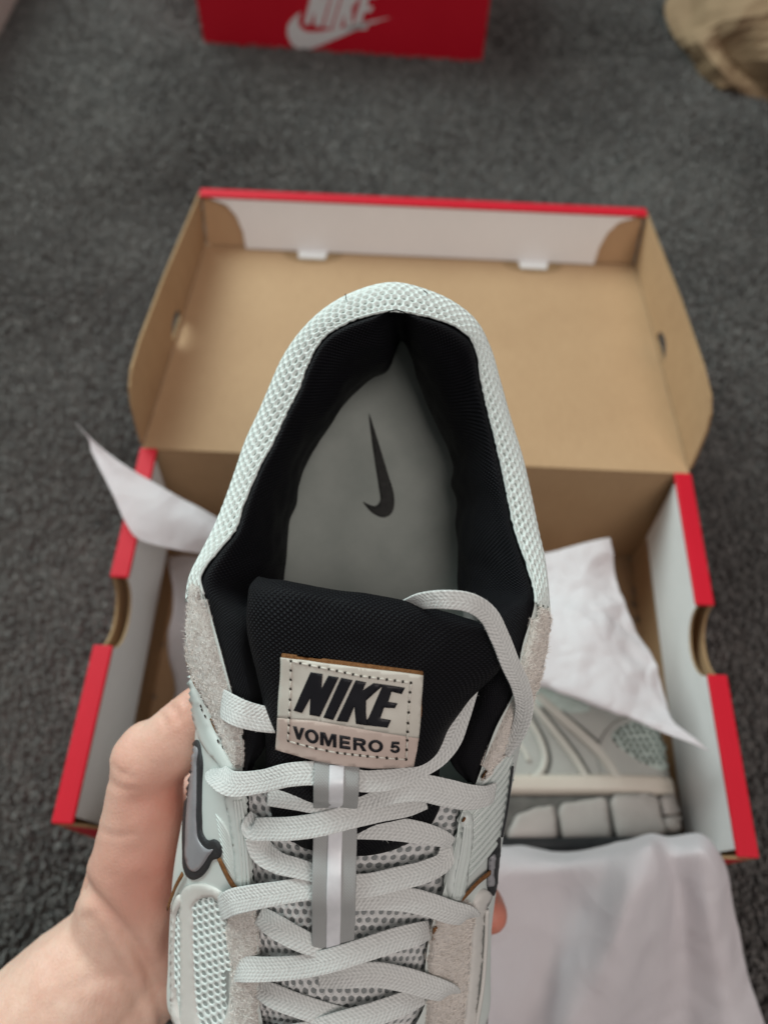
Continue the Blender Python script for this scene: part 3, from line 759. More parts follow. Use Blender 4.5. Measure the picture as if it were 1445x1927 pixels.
# soft wrinkles and the pinched seam at the back
ncol = lining.nc; jc = int(np.argmin(np.abs(lining.tc - lining.kc[len(frontL) + 12])))
for i in range(lining.nr):
    w_ = math.sin(math.pi * min(1, i / (lining.nr * .75)))
    for j in range(ncol):
        p = Vector(lining.G[i, j]); q = p * 60; q.z *= .5
        lining.G[i, j] += lining.N[i, j] * (noise.noise(q) * .0018 + noise.noise(p * 150) * .0006) * w_
        g = math.exp(-((j - jc) / 5.5)**2) * min(1, i / 8)
        lining.G[i, j] += np.array([0, .0055, -.002]) * g
lining.normals()
if np.dot(lining.N[20, 210], np.array([0, -1, .6])) < 0: lining.flip()
V_, F_, U_ = lining.mesh(); mesh_obj('lining', V_, F_, M['lining'], SHOE, uv=U_)

# ---- insole with printed mark
def insole():
    nx, ny = 25, 70; V = []; F = []; uv = []
    for j in range(ny):
        s = -.024 + (.215 + .024) * j / (ny - 1)
        w_ = half_w(max(s, .035)) + .001 if s > .035 else .0372 * math.sqrt(max(.02, 1 - ((.035 - s) / .061)**2))
        for i in range(nx):
            a = -1 + 2 * i / (nx - 1); x = a * w_
            cup = .010 * max(0, (abs(a) - .45) / .55)**2 + .016 * max(0, (.018 - s) / .042)**2
            V.append(L3(x, s, .0365 - .02 * max(0, s) * .5 + cup + noise.noise(Vector((x * 40, s * 40, 0))) * .0005)); uv.append((x, s))
    F = [(j * nx + i, (j + 1) * nx + i, (j + 1) * nx + i + 1, j * nx + i + 1) for j in range(ny - 1) for i in range(nx - 1)]
    o = mesh_obj('insole', V, F, M['insole'], SHOE, uv=uv); return o, BVHTree.FromPolygons([Vector(v) for v in V], F)
ins, IB = insole()
sw = smooth_poly([(695, 779), (702, 800), (715, 842), (730, 892), (741, 930), (742, 950), (737, 966), (724, 974), (706, 969), (692, 957), (683, 944), (697, 951), (709, 952), (715, 943), (713, 920), (707, 880), (699, 825)], 60)
drape('insole_print', sw, IB, M['insole_ink'], ins, off=.0002, thick=.00012, step=6, depth_in=.0001)

# ---- tongue
def tongue_pad():
    f = [[(475, 1150, .060), (575, 1165, .064), (690, 1180, .065), (810, 1200, .064), (905, 1220, .060)], [(482, 1100, .097), (575, 1118, .101), (690, 1138, .102), (810, 1158, .101), (915, 1182, .095)],
         [(484, 1087, .1065), (572, 1098, .113), (690, 1120, .115), (805, 1144, .113), (919, 1170, .105)],
         [(467, 1106, .1110), (572, 1120, .1190), (688, 1141, .1210), (804, 1163, .1190), (926, 1184, .1100)],
         [(466, 1140, .1115), (575, 1155, .119), (688, 1172, .1215), (806, 1190, .119), (938, 1204, .1085)],
         [(472, 1200, .109), (575, 1215, .117), (685, 1230, .1195), (810, 1245, .117), (944, 1250, .106)],
         [(482, 1275, .105), (575, 1290, .113), (680, 1305, .1155), (790, 1318, .113), (882, 1318, .103)],
         [(494, 1350, .100), (575, 1370, .1085), (670, 1385, .1105), (765, 1395, .108), (836, 1390, .100)],
         [(500, 1420, .095), (570, 1440, .1025), (660, 1450, .105), (750, 1460, .102), (826, 1450, .094)],
         [(505, 1500, .0895), (570, 1512, .096), (650, 1520, .0985), (750, 1525, .0955), (832, 1515, .088)],
         [(520, 1560, .0855), (575, 1575, .0915), (650, 1580, .0935), (735, 1582, .091), (800, 1572, .085)],
         [(560, 1590, .084), (600, 1604, .0878), (655, 1610, .0892), (715, 1606, .0875), (765, 1592, .083)]]
    rows = []
    for k, r_ in enumerate(f):
        (a, b, c_), (d, e, g) = r_[0], r_[-1]; dr = .007 if k < 9 else .003
        rows.append([S(a + 6, b + (6 if k < 4 else 2), c_ - dr)] + [S(a + 1, b + (5 if k in (2, 3) else 0), c_ - dr * .25)] + [S(*p) for p in r_[1:-1]] + [S(d - 1, e + (5 if k in (2, 3) else 0), g - dr * .25)] + [S(d - 6, e + (6 if k < 4 else 2), g - dr)])
    return Surf(rows, 100, 110)
tp = tongue_pad()
if tp.N[45, 55][2] < 0: tp.flip()
for i in range(tp.nr):
    for j in range(tp.nc):
        p = Vector(tp.G[i, j]); tp.G[i, j] += tp.N[i, j] * (noise.noise(p * 55) * .0012 + noise.noise(p * 140) * .0004)
tp.normals()
if tp.N[45, 55][2] < 0 and not tp.fl: tp.flip()
if tp.fl: tp.N = np.where(tp.N[45, 55][2] < 0, -tp.N, tp.N)
V_, F_, U_ = tp.mesh(); o = mesh_obj('tongue', V_, F_, M['tongue_knit'], SHOE, uv=U_)
TP = tp.bvh()
f = [[(470, 1470, .084), (560, 1480, .0905), (650, 1485, .0935), (760, 1490, .0905), (862, 1500, .084)],
     [(474, 1560, .0795), (560, 1575, .0855), (650, 1580, .088), (750, 1580, .0855), (855, 1575, .079)],
     [(482, 1660, .074), (560, 1668, .0805), (645, 1670, .083), (735, 1670, .0805), (832, 1672, .0735)],
     [(486, 1740, .070), (560, 1745, .0765), (642, 1745, .079), (725, 1745, .0765), (808, 1745, .070)],
     [(492, 1820, .0655), (560, 1820, .0715), (642, 1820, .074), (725, 1820, .0715), (798, 1820, .0655)],
     [(492, 1900, .061), (560, 1905, .0675), (640, 1905, .0695), (720, 1905, .0675), (797, 1900, .061)]]
f = [[S(*p) for p in r_] for r_ in f] + [[L3(-.022, .225, .0555), L3(-.011, .226, .0610), L3(0, .226, .0625), L3(.011, .226, .0610), L3(.022, .225, .0555)],
     [L3(-.013, .240, .052), L3(-.007, .242, .0555), L3(0, .243, .0565), L3(.007, .242, .0555), L3(.013, .240, .052)]]
tm = Surf(f, 80, 60)
if tm.N[40, 30][2] < 0: tm.flip()
V_, F_, U_ = tm.mesh(); mesh_obj('tongue_base', V_, F_, M['net_tback'], SHOE, uv=U_)
hexnet(tm, .0024, lambda a, b, p: True, hole=.62, rise=.0006, stretch=1.25).build('tongue_mesh', M['net_t'], SHOE, kind='stuff')
TM = tm.bvh()

# ---- tongue label
LB = [(534, 1232), (663, 1250), (792, 1266), (786, 1350), (775, 1434), (700, 1438), (645, 1433), (595, 1424), (527, 1406), (530, 1320)]
rnd = []
def z1(p): return (515 + p[0] / 4.983, 1220 + p[1] / 4.983)
seam_ = [(530.5, 1345), (600, 1352), (700, 1368), (783.5, 1381)]
lab = drape('label', [(534, 1232), (663, 1250), (792, 1266)] + seam_[::-1], TP, M['label'], SHOE, off=.0004, thick=.0016, step=7, edge=M['tan'], edge_round=.97)
lab2 = drape('label_lower_field', seam_ + [(775, 1434), (700, 1438), (645, 1433), (595, 1424), (527, 1406)], TP, M['label_pink'], lab, off=.0004, thick=.0016, step=7, edge=M['tan'], edge_round=.97)
# tan backing layer sits a hair wider at the upper and right edge
drape('label_backing', [(532, 1229), (664, 1246), (795, 1263), (790, 1350), (777, 1436), (700, 1439), (645, 1434), (595, 1425), (527, 1407), (530, 1320)], TP, M['tan'], lab, off=.0002, thick=.0009, step=9)
def bvh_of(*obs):
    V = []; F = []
    for o in obs:
        k = len(V); V += [v.co.copy() for v in o.data.vertices]; F += [tuple(i + k for i in q.vertices) for q in o.data.polygons]
    return BVHTree.FromPolygons(V, F)
LBV = bvh_of(lab, lab2)
for L_ in NIKE:
    drape('label_letter', [z1(p) for p in L_], LBV, M['ink'], lab, off=.00005, thick=.0002, step=6, edge_round=.8, depth_in=.0002)
_ell = lambda cx, cy, rx, ry, n=22: [(cx + rx * math.cos(2 * math.pi * k / n), cy + ry * math.sin(2 * math.pi * k / n)) for k in range(n)]
GLY = {'V': ([(0, 1), (.28, 1), (.5, .36), (.72, 1), (1, 1), (.64, 0), (.36, 0)], []), 'O': (_ell(.5, .5, .5, .53), [_ell(.5, .5, .27, .33)]),
       'M': ([(0, 0), (0, 1), (.3, 1), (.5, .38), (.7, 1), (1, 1), (1, 0), (.79, 0), (.79, .70), (.58, 0), (.42, 0), (.21, .70), (.21, 0)], []),
       'E': ([(0, 0), (0, 1), (1, 1), (1, .79), (.28, .79), (.28, .60), (.92, .60), (.92, .40), (.28, .40), (.28, .21), (1, .21), (1, 0)], []),
       'R': ([(0, 0), (0, 1), (.68, 1), (.85, .95), (.95, .83), (.95, .66), (.87, .53), (.72, .46), (1, 0), (.70, 0), (.47, .42), (.25, .42), (.25, 0)], [[(.25, .80), (.60, .80), (.68, .76), (.68, .66), (.60, .61), (.25, .61)]]),
       '5': ([(0, .26), (.27, .29), (.36, .19), (.5, .17), (.64, .22), (.70, .34), (.64, .46), (.5, .5), (.37, .47), (.28, .41), (.06, .45), (.18, 1), (.92, 1), (.92, .79), (.38, .79), (.33, .63), (.52, .68), (.76, .62), (.93, .47), (.97, .33), (.9, .14), (.72, .02), (.5, -.02), (.22, .03), (.06, .13)], [])}
_tx = [190, 360, 440, 620, 750, 890, 1100, 1185]; _tt = [728, 762, 782, 812, 835, 855, 872, 876]; _tb = [838, 882, 902, 932, 950, 964, 974, 976]
for ch, xa, xb in (('V', 188, 290), ('O', 298, 424), ('M', 440, 590), ('E', 620, 720), ('R', 748, 870), ('O', 888, 1026), ('5', 1092, 1184)):
    def gp(p):
        x = xa + (xb - xa) * p[0]; t_, b_ = np.interp(x, _tx, _tt), np.interp(x, _tx, _tb); return z1((x, b_ + (t_ - b_) * p[1]))
    g, hs = GLY[ch]
    drape('label_letter', [gp(p) for p in g], LBV, M['ink'], lab, off=.00018, thick=.00016, step=5, edge_round=.9, depth_in=.0002, holes=[[gp(p) for p in h_] for h_ in hs])
# stitches round the label
st = Bag(); hl = Bag()
def stitch_line(p, q, n):
    for i in range(n):
        a = (i + .12) / n; b = (i + .88) / n
        A_ = (p[0] + (q[0] - p[0]) * a, p[1] + (q[1] - p[1]) * a); B_ = (p[0] + (q[0] - p[0]) * b, p[1] + (q[1] - p[1]) * b)
        sb_ = Bag(); sb_.add(drape_line([A_, ((A_[0] + B_[0]) / 2, (A_[1] + B_[1]) / 2), B_], LBV, .00030, .00018, n=5, taper=True)); sb_.build('stitch', M['thread'], lab)
        c_ = (p[0] + (q[0] - p[0]) * i / n, p[1] + (q[1] - p[1]) * i / n)
        hl.add(drape_line([(c_[0] - .8, c_[1] - 2.2), c_, (c_[0] + .8, c_[1] + 2.2)], LBV, .00034, .00012, n=3, flat=.3))
for poly_ in ([(165, 120), (340, 158), (520, 195), (670, 228), (820, 260), (1060, 292), (1285, 322)], [(1285, 322), (1270, 500), (1258, 700), (1250, 860), (1240, 1038)], [(1240, 1038), (1060, 1026), (880, 1010), (740, 995), (600, 978), (400, 938), (230, 893), (138, 866)], [(138, 866), (146, 720), (152, 580), (160, 380), (165, 120)]):
    for a_, b_ in zip(poly_, poly_[1:]):
        A1, B1 = z1(a_), z1(b_); stitch_line(A1, B1, max(1, round(math.hypot(B1[0] - A1[0], B1[1] - A1[1]) / 18)))
hl.build('needle_holes', M['hole'], lab, kind='stuff')

# ---- overlays on the upper
def ovl(name, pts, mat_, thick=.0012, step=9, edge=None, n=None, **kw):
    return drape(name, smooth_poly(pts, n or len(pts) * 5), SH, mat_, SHOE, thick=thick, step=step, edge=edge, **kw)
hairy = lambda p: noise.noise(Vector((p.x * .12, p.y * .12, 0))) * .0005
# toe-side mesh windows
def px_keep(poly):
    return lambda a, b, p: inside(poly, *spix(p))
winL = smooth_poly([(365, 1700), (382, 1685), (405, 1695), (424, 1725), (432, 1790), (430, 1860), (428, 1960), (385, 1975), (372, 1900), (366, 1800)], 50)
winL2 = smooth_poly([(332, 1728), (338, 1708), (343, 1725), (344, 1800), (342, 1875), (335, 1860), (331, 1790)], 40)
for nm, wp, b0, b1 in (('side_mesh', winL, kcol[i0 - 3], kcol[i0 + 5]), ('side_mesh', winL2, kcol[i0 - 3], kcol[i0 + 5])):
    drape('mesh_backing', wp, SH, M['net_back'], SHOE, off=.0002, thick=.0002, step=10)
    hexnet(shell, .0025, px_keep(wp), hole=.50, rise=.00030, base=.0004, stretch=.62, shear=.45, b0=b0, b1=b1, a1=shell.kr[3]).build(nm, M['net'], SHOE, kind='stuff')
# cream cage round the windows (left)
ovl('toe_cage', [(352, 1668), (372, 1662), (400, 1668), (430, 1690), (436, 1730), (440, 1800), (440, 1880), (438, 1990), (431, 1990), (434, 1870), (436, 1790), (428, 1722), (408, 1690), (386, 1688), (370, 1698), (367, 1740), (368, 1820), (374, 1900), (384, 1985), (345, 1990), (341, 1900), (342, 1860), (342, 1800), (341, 1730), (340, 1695)], M['cream'], .0006, step=8, n=160)
ovl('toe_cage', [(331, 1700), (340, 1682), (344, 1700), (337, 1712), (333, 1745), (331, 1800), (332, 1870), (338, 1985), (329, 1990), (326, 1900), (325, 1790), (327, 1740)], M['cream'], .0012, step=6, n=90)
# suede eyestay, left toe side
ovl('eyestay', [(436, 1722), (452, 1700), (474, 1698), (481, 1740), (484, 1800), (487, 1850), (484, 1900), (480, 1990), (440, 1995), (440, 1900), (440, 1820)], M['suede'], .0016, step=7, rel=hairy, n=90)
# suede toe side, right
ovl('eyestay', [(802, 1752), (815, 1722), (838, 1700), (862, 1690), (884, 1700), (880, 1760), (876, 1830), (868, 1900), (862, 1995), (806, 1995), (803, 1900), (806, 1830)], M['suede_b'], .0016, step=7, rel=hairy, n=100)
ovl('toe_cage', [(888, 1700), (910, 1672), (921, 1680), (910, 1710), (902, 1800), (893, 1900), (888, 1995), (866, 1995), (873, 1900), (880, 1820), (884, 1760)], M['cream'], .0012, step=7, n=80)
ln = Bag(); ln.add(drape_line([(908, 1708), (905, 1780), (900, 1850), (888, 1930), (880, 1990)], SH, .0009, .0016)); ln.build('cage_piping', M['cream'], SHOE)
# suede ankle panels
ovl('ankle_suede', [(368, 1100), (383, 1112), (390, 1138), (398, 1180), (412, 1235), (425, 1280), (438, 1330), (454, 1380), (460, 1430), (454, 1444), (440, 1425), (424, 1395), (405, 1345), (390, 1312), (372, 1278), (360, 1244), (357, 1200), (360, 1150)], M['suede'], .0019, step=6, rel=hairy, n=130)
ovl('ankle_suede', [(1021, 1145), (1010, 1140), (996, 1190), (982, 1240), (972, 1300), (950, 1345), (930, 1390), (908, 1440), (897, 1468), (906, 1464), (930, 1435), (958, 1402), (984, 1350), (1002, 1300), (1016, 1252), (1025, 1205)], M['suede_b'], .0015, step=6, rel=hairy, n=130)
drape('suede_spot', smooth_poly([(371, 1192), (379, 1198), (384, 1212), (380, 1222), (373, 1214), (369, 1202)], 20), bvh_of(SHOE.children[-2]), M['swoosh'], SHOE, off=.0001, thick=.0003, step=5)
# glossy fold below the left suede
ovl('quarter_welt', [(360, 1262), (372, 1290), (384, 1318), (398, 1350), (415, 1388), (438, 1428), (450, 1448), (438, 1452), (420, 1440), (402, 1422), (386, 1400), (372, 1362), (362, 1318)], M['leather'], .0014, step=7, n=80)
# eyestay rails
ovl('lace_rail', [(432, 1490), (446, 1482), (462, 1500), (466, 1560), (470, 1620), (475, 1668), (462, 1676), (452, 1660), (444, 1600), (436, 1540)], M['leather'], .0016, step=7, n=80)
ovl('lace_rail', [(866, 1530), (880, 1526), (886, 1560), (878, 1620), (868, 1680), (858, 1694), (846, 1690), (840, 1676), (848, 1630), (858, 1590)], M['leather'], .0016, step=7, n=80)
def rib(nm, pts, r_, off, mt, **kw):
    b_ = Bag(); b_.add(drape_line(pts, SH, r_, off, **kw))
    if b_.V: b_.build(nm, mt, SHOE)
for dx in (4, 11, 18): rib('moulded_rib', [(446 + dx * .8, 1500), (451 + dx, 1560), (456 + dx, 1620), (458 + dx, 1668)], .00055, .0018, M['leather'])
for dx in (0, 8, 15): rib('moulded_rib', [(868 + dx * .6, 1545), (860 + dx, 1600), (850 + dx, 1650), (846 + dx * .8, 1682)], .00055, .0018, M['leather'])
# moulded ribs on the quarters
for i in range(15):
    y = 1660 - i * 15.5; x = 868 + i * 2.2
    rib('moulded_rib', [(x, y), (x + 32, y - 34), (min(950, x + 62), y - 70), (min(965, x + 84), y - 100)], .00085, .0002, M['leather'], n=16, taper=True)
for i in range(12):
    y = 1590 + i * 9; x = 414 + i * 1.6
    rib('moulded_rib', [(x - 8, y - 58), (x + 10, y - 34), (x + 26, y)], .00065, .0001, M['leather'], n=12, taper=True)
# side mark, left: dark binding with a grey field on it
outer = smooth_poly([(362, 1395), (371, 1392), (381, 1420), (381, 1480), (381, 1540), (384, 1570), (392, 1581), (405, 1579), (414, 1585), (419, 1600), (416, 1612), (402, 1618), (392, 1636), (378, 1651), (366, 1655), (354, 1648), (348, 1634), (346, 1600), (346, 1550), (352, 1490), (358, 1440)], 130)
wb = drape('side_mark', outer, SH, M['swoosh_edge'], SHOE, off=.0002, thick=.0006, step=6)
inn = smooth_poly([(362, 1402), (368, 1404), (370, 1440), (370, 1500), (370, 1552), (374, 1580), (384, 1594), (394, 1599), (401, 1598), (392, 1612), (380, 1630), (368, 1640), (358, 1636), (351, 1620), (350, 1580), (352, 1530), (358, 1470)], 100)
drape('side_mark_field', inn, bvh_of(wb), M['swoosh'], wb, off=.0001, thick=.0003, step=6)
wb = ovl('side_mark', [(919, 1606), (925, 1599), (930, 1592), (934, 1580), (936, 1574), (936, 1594), (932, 1640), (928, 1672), (923, 1684), (917, 1674), (916, 1650), (917, 1620)], M['swoosh_edge'], .0014, step=5, n=70)
drape('side_mark_field', smooth_poly([(923, 1612), (928, 1608), (928, 1640), (925, 1668), (920, 1668), (920, 1640)], 30), bvh_of(wb), M['swoosh'], wb, off=.0001, thick=.0005, step=5)
ln = Bag(); ln.add(drape_line([(958, 1440), (953, 1480), (946, 1530), (938, 1572)], SH, .0005, .0011)); ln.build('side_mark_tail', M['swoosh_edge'], SHOE)
# tan cut edges that show between the layers
for pts, rr in (([(359, 1242), (367, 1268), (378, 1292), (386, 1302)], .0011), ([(404, 1349), (414, 1371), (426, 1387)], .0013), ([(430, 1394), (442, 1412), (457, 1425)], .0010), ([(466, 1434), (474, 1448), (480, 1452)], .0013),
                ([(472, 1512), (468, 1522), (466, 1533)], .0014), ([(417, 1612), (430, 1640), (444, 1664), (456, 1675)], .0011), ([(350, 1642), (338, 1664), (328, 1690), (320, 1716)], .0009),
                ([(858, 1694), (872, 1680), (895, 1656), (918, 1638)], .0012), ([(898, 1464), (908, 1452), (919, 1444)], .0011), ([(934, 1424), (942, 1412)], .0008), ([(470, 1733), (466, 1755), (463, 1778)], .0013),
                ([(817, 1740), (816, 1762), (818, 1790)], .0013), ([(866, 1722), (863, 1736)], .0009), ([(866, 1534), (874, 1540)], .0013)):
    rib('tan_edge', pts, rr * .9, .0011, M['tan'], flat=.35)
hb = Bag()
for x, y in ((371, 1300), (378, 1313), (386, 1326), (388, 1333), (394, 1345), (394, 1319), (418, 1393), (427, 1404), (446, 1430), (872, 1707), (866, 1770), (827, 1750), (828, 1764), (962, 1384), (952, 1396), (940, 1418)):
    hb.add(drape_line([(x - 1, y - 2.4), (x + 1, y + 2.4)], SH, .00045, .0014, n=3, flat=.35))
hb.build('needle_holes', M['hole'], SHOE, kind='stuff')

# ---- webbing strap down the tongue
LAC = {}
def tongue_h(u, v):
    d = sray(u, v); best = None
    for B_ in (TP, TM):
        h, n, _, dd = B_.ray_cast(CAM_S, d)
        if h is not None and (best is None or dd < best[1]): best = (h, dd)
    return best[0].z if best else .08
def ribbon(path, width, th, seg_w=14, braid=0.0, pitch=.0022, step=.0004, round_=1.0):
    """flat woven cord along points (u, v, h [, width factor, roll degrees])"""
    P = np.array([tuple(S(p[0], p[1], p[2])) + ((p[3] if len(p) > 3 else 1.0), (p[4] if len(p) > 4 else 0.0)) for p in path])
    k = knots_of(P[:, :3], 0); n = max(8, int(k[-1] / step)); Q = herm(k, P, np.linspace(0, k[-1], n))
    V = []; F = []; uv = []; ring = 2 * seg_w; Ls = np.linspace(0, k[-1], n)
    for i in range(n):
        t = Vector(Q[min(i + 1, n - 1), :3] - Q[max(i - 1, 0), :3]).normalized(); c = Vector(Q[i, :3])
        up = (CAM_S - c).normalized(); up = (up * .5 + Vector((0, 0, 1)) * .5).normalized()
        sd = t.cross(up); sd = sd.normalized() if sd.length > 1e-6 else t.orthogonal().normalized(); nn = sd.cross(t)
        a = math.radians(Q[i, 4]); sd, nn = sd * math.cos(a) + nn * math.sin(a), nn * math.cos(a) - sd * math.sin(a)
        ww = width * Q[i, 3] / 2
        for q in range(ring):
            an = 2 * math.pi * (q + .5) / ring; cx = math.cos(an); cx = math.copysign(abs(cx)**.42, cx); sy = math.sin(an); sy = math.copysign(abs(sy)**.32, sy)
            bz = 0
            if braid:
                ph = (Ls[i] + abs(cx) * ww * .9) / pitch + (0 if cx > 0 else .5); rr = cx * 2.5
                bz = braid * (abs(math.sin(math.pi * ph)) - .5) * (.55 + .45 * abs(math.sin(math.pi * rr)))
            V.append(c + sd * (cx * ww * (1 + .012 * noise.noise(c * 700 + Vector((q, 0, 0))))) + nn * (sy * (th / 2 + bz))); uv.append((cx * ww, Ls[i]))
    F = [(i * ring + q, i * ring + (q + 1) % ring, (i + 1) * ring + (q + 1) % ring, (i + 1) * ring + q) for i in range(n - 1) for q in range(ring)]
    F += [tuple(range(ring))[::-1], tuple(range((n - 1) * ring, n * ring))]
    return V, F, uv
def on(u, v, up): return (u, v, tongue_h(u, v) + up)
spath = [(634, 1418, .1040), (634, 1440, .1066), (633, 1475, .1078), (632, 1505, .1035), (631, 1530, .0970), (631, 1560, .0965), (630, 1600, .0955), (629, 1650, .0960), (628, 1690, .0945), (628, 1725, .0890), (627, 1765, .0830), (627, 1795, .0795)]
V_, F_, U_ = ribbon(spath, .0122, .0011, 12); strap = mesh_obj('tongue_strap', V_, F_, M['web'], SHOE, uv=U_)
V_, F_, U_ = ribbon([(a, b, c + .0009) for a, b, c in spath[1:]], .0040, .0006, 6); mesh_obj('reflective_stripe', V_, F_, M['reflect'], strap, uv=U_)

# ---- laces
LW_ = .0063
lace_paths = {
 'top_left': [(565, 1357, .0970, 1.0), (525, 1356, .1005, 1.1), (485, 1351, .1015, 1.15), (452, 1342, .1015, 1.22, 4), (432, 1332, .0990, 1.25, 12), (419, 1322, .0935, 1.2, 24), (412, 1316, .0860, 1.0, 30)],
 'row1_left': [(404, 1446, .0800, .9, 30), (411, 1460, .0905, 1.1, 20), (432, 1474, .0950, 1.12, 6), (490, 1471, .099), (545, 1458, .1035), (592, 1455, .1058), (640, 1460, .1062), (690, 1468, .1055), (735, 1464, .1040), (785, 1444, .1015), (824, 1420, .1000, 1.0), (848, 1392, .0985, .95), (866, 1350, .0975, .85), (880, 1308, .0965, .8), (892, 1272, .0945, .7), (900, 1240, .091, .6)],
 'row1_right': [(505, 1499, .0925, .8), (560, 1505, .0965, .9), (620, 1512, .099), (690, 1504, .1005), (740, 1488, .1022, 1.1), (790, 1483, .1010, 1.15), (840, 1492, .0975, 1.2), (880, 1500, .0940, 1.15, -8), (915, 1498, .0895, 1.0, -24), (930, 1490, .086, .9, -35)],
 'row2_over': [(484, 1536, .0860, .8, 10), (474, 1555, .0890, .95, 6), (510, 1560, .0935), (560, 1558, .0975), (605, 1551, .1000), (655, 1538, .1005), (715, 1524, .0990), (770, 1514, .0960, .95), (800, 1505, .0940, .8)],
 'row2_under': [(640, 1562, .0935, .8), (690, 1558, .0948, .95), (745, 1560, .0938), (795, 1568, .0910, .95), (838, 1580, .0868, .7), (850, 1586, .0835, .5)],
 'row2_tail': [(478, 1570, .0865, .9, 8), (492, 1600, .0860, 1.1, 10), (520, 1622, .0880, .95), (560, 1634, .0905, .85), (610, 1648, .0920, .7)],
 'row3_left': [(412, 1712, .0660, 1.0, 30), (422, 1706, .0755, 1.1, 20), (436, 1698, .0800, 1.15, 10), (470, 1690, .0845, 1.1), (530, 1680, .0885), (592, 1670, .0910), (640, 1668, .0918), (690, 1666, .0910), (750, 1653, .0885), (805, 1638, .0860, .95), (835, 1620, .0830, .9, -14), (845, 1595, .0815, .9, -22), (846, 1578, .080, .8, -22)],
 'row3_right': [(660, 1694, .0885, .9), (710, 1690, .0880, 1.0), (760, 1692, .0860, 1.05), (808, 1703, .0830, 1.05), (850, 1717, .0790, 1.05, -8), (876, 1722, .0755, 1.0, -18), (888, 1726, .066, .9, -26)],
 'row3_under': [(488, 1722, .0755, .8), (510, 1738, .0785, 1.0), (555, 1764, .0810, 1.0), (610, 1788, .0810, .8), (640, 1798, .079, .7)],
 'row4_left': [(430, 1828, .0570, .95, 26), (440, 1826, .0665, 1.0, 16), (456, 1824, .0710, 1.1, 8), (500, 1824, .0755, 1.05), (560, 1820, .0795), (620, 1808, .0830), (690, 1786, .0835), (745, 1768, .0815), (790, 1756, .0780, .95), (806, 1750, .074, .8)],
 'row4_right': [(600, 1842, .0765, .8), (650, 1838, .0785, .95), (705, 1834, .0775, 1.05), (755, 1842, .0750, 1.05), (810, 1858, .0710, 1.05, -6), (838, 1866, .0680, 1.0, -16), (852, 1870, .058, .9, -24)],
 'row5_left': [(486, 1858, .0665, .8), (510, 1872, .0695, 1.0), (560, 1892, .0720, 1.0), (620, 1910, .0725, .95), (680, 1922, .0715, .8)],
 'row5_right': [(440, 1960, .0600, 1.0, 12), (500, 1958, .0675, 1.05), (570, 1946, .0720), (640, 1926, .0750), (705, 1908, .0745), (765, 1886, .0715, .95), (796, 1872, .068, .8)],
 'right_loop': [(742, 1170, .088, .9, -40), (756, 1150, .1010, .9, -40), (774, 1138, .1120, .9, -36), (800, 1130, .1195, .9, -28), (838, 1128, .1235, .92, -16), (880, 1133, .1225, .95, -4), (916, 1155, .1185, 1.0, 8), (940, 1199, .1140, 1.0, 10), (960, 1249, .1090, 1.0, 8), (980, 1294, .1025, 1.0, 2), (986, 1335, .0965, .95, -10), (974, 1378, .0915, .85, -25), (950, 1418, .0880, .6, -30)],
}
for nm, p in lace_paths.items():
    V_, F_, U_ = ribbon(p, LW_ * (.86 if nm == 'right_loop' else 1), .0008, 14, braid=.00010, pitch=.0017)
    mesh_obj('lace', V_, F_, M['lace'], SHOE, uv=U_)

# ---- sole
def ring_off(off, hf, n=140):
    out = []
    for k in range(n):
        a = 2 * math.pi * k / n
        # walk the outline by angle about its middle
        out.append(a)
    return out
out_pts = [base_pt(L3(.02 * math.cos(q), .035 + .03 * math.sin(q), 0)) for q in np.linspace(-math.pi, 0, 40)]
right = [L3(half_w(s), s, h_b(s)) for s in np.linspace(.045, .283, 40)]; tip = [L3(.028, .298, .035), L3(.012, .306, .036), L3(0, .3075, .036), L3(-.012, .306, .036), L3(-.028, .298, .035)]
outline = out_pts + right + tip + [Vector((-p.x, p.y, p.z)) for p in right[::-1]]
def loft_rings(rings):
    n = len(rings[0]); V = [v for r_ in rings for v in r_]
    F = [(i * n + k, i * n + (k + 1) % n, (i + 1) * n + (k + 1) % n, (i + 1) * n + k) for i in range(len(rings) - 1) for k in range(n)]
    F += [tuple(range(n))[::-1], tuple(range((len(rings) - 1) * n, len(rings) * n))]
    return V, F
def off_ring(off, zf):
    n = len(outline); r_ = []
    for i, p in enumerate(outline):
        a, b = outline[i - 1], outline[(i + 1) % n]; t_ = (b - a); nrm = Vector((t_.y, -t_.x, 0)).normalized()
        q = p + nrm * off; r_.append(Vector((q.x, q.y, zf(p))))
    return r_
spring = lambda p: .018 * max(0, (-p.y - .22) / .09)**2
V_, F_ = loft_rings([off_ring(-.001, lambda p: .006 + spring(p)), off_ring(.003, lambda p: .009 + spring(p)), off_ring(.0048, lambda p: .5 * p.z + .3 * spring(p)), off_ring(.0040, lambda p: p.z - .002), off_ring(.0022, lambda p: p.z + .0025), off_ring(-.001, lambda p: p.z + .003), off_ring(-.0025, lambda p: p.z - .004), off_ring(-.004, lambda p: .024 + spring(p))])
mesh_obj('midsole', V_, F_, M['midsole'], SHOE)
V_, F_ = loft_rings([off_ring(-.004, lambda p: .0005 + spring(p)), off_ring(.0005, lambda p: .001 + spring(p)), off_ring(.0018, lambda p: .004 + spring(p)), off_ring(.001, lambda p: .0072 + spring(p))])
mesh_obj('outsole', V_, F_, M['rubber'], SHOE)

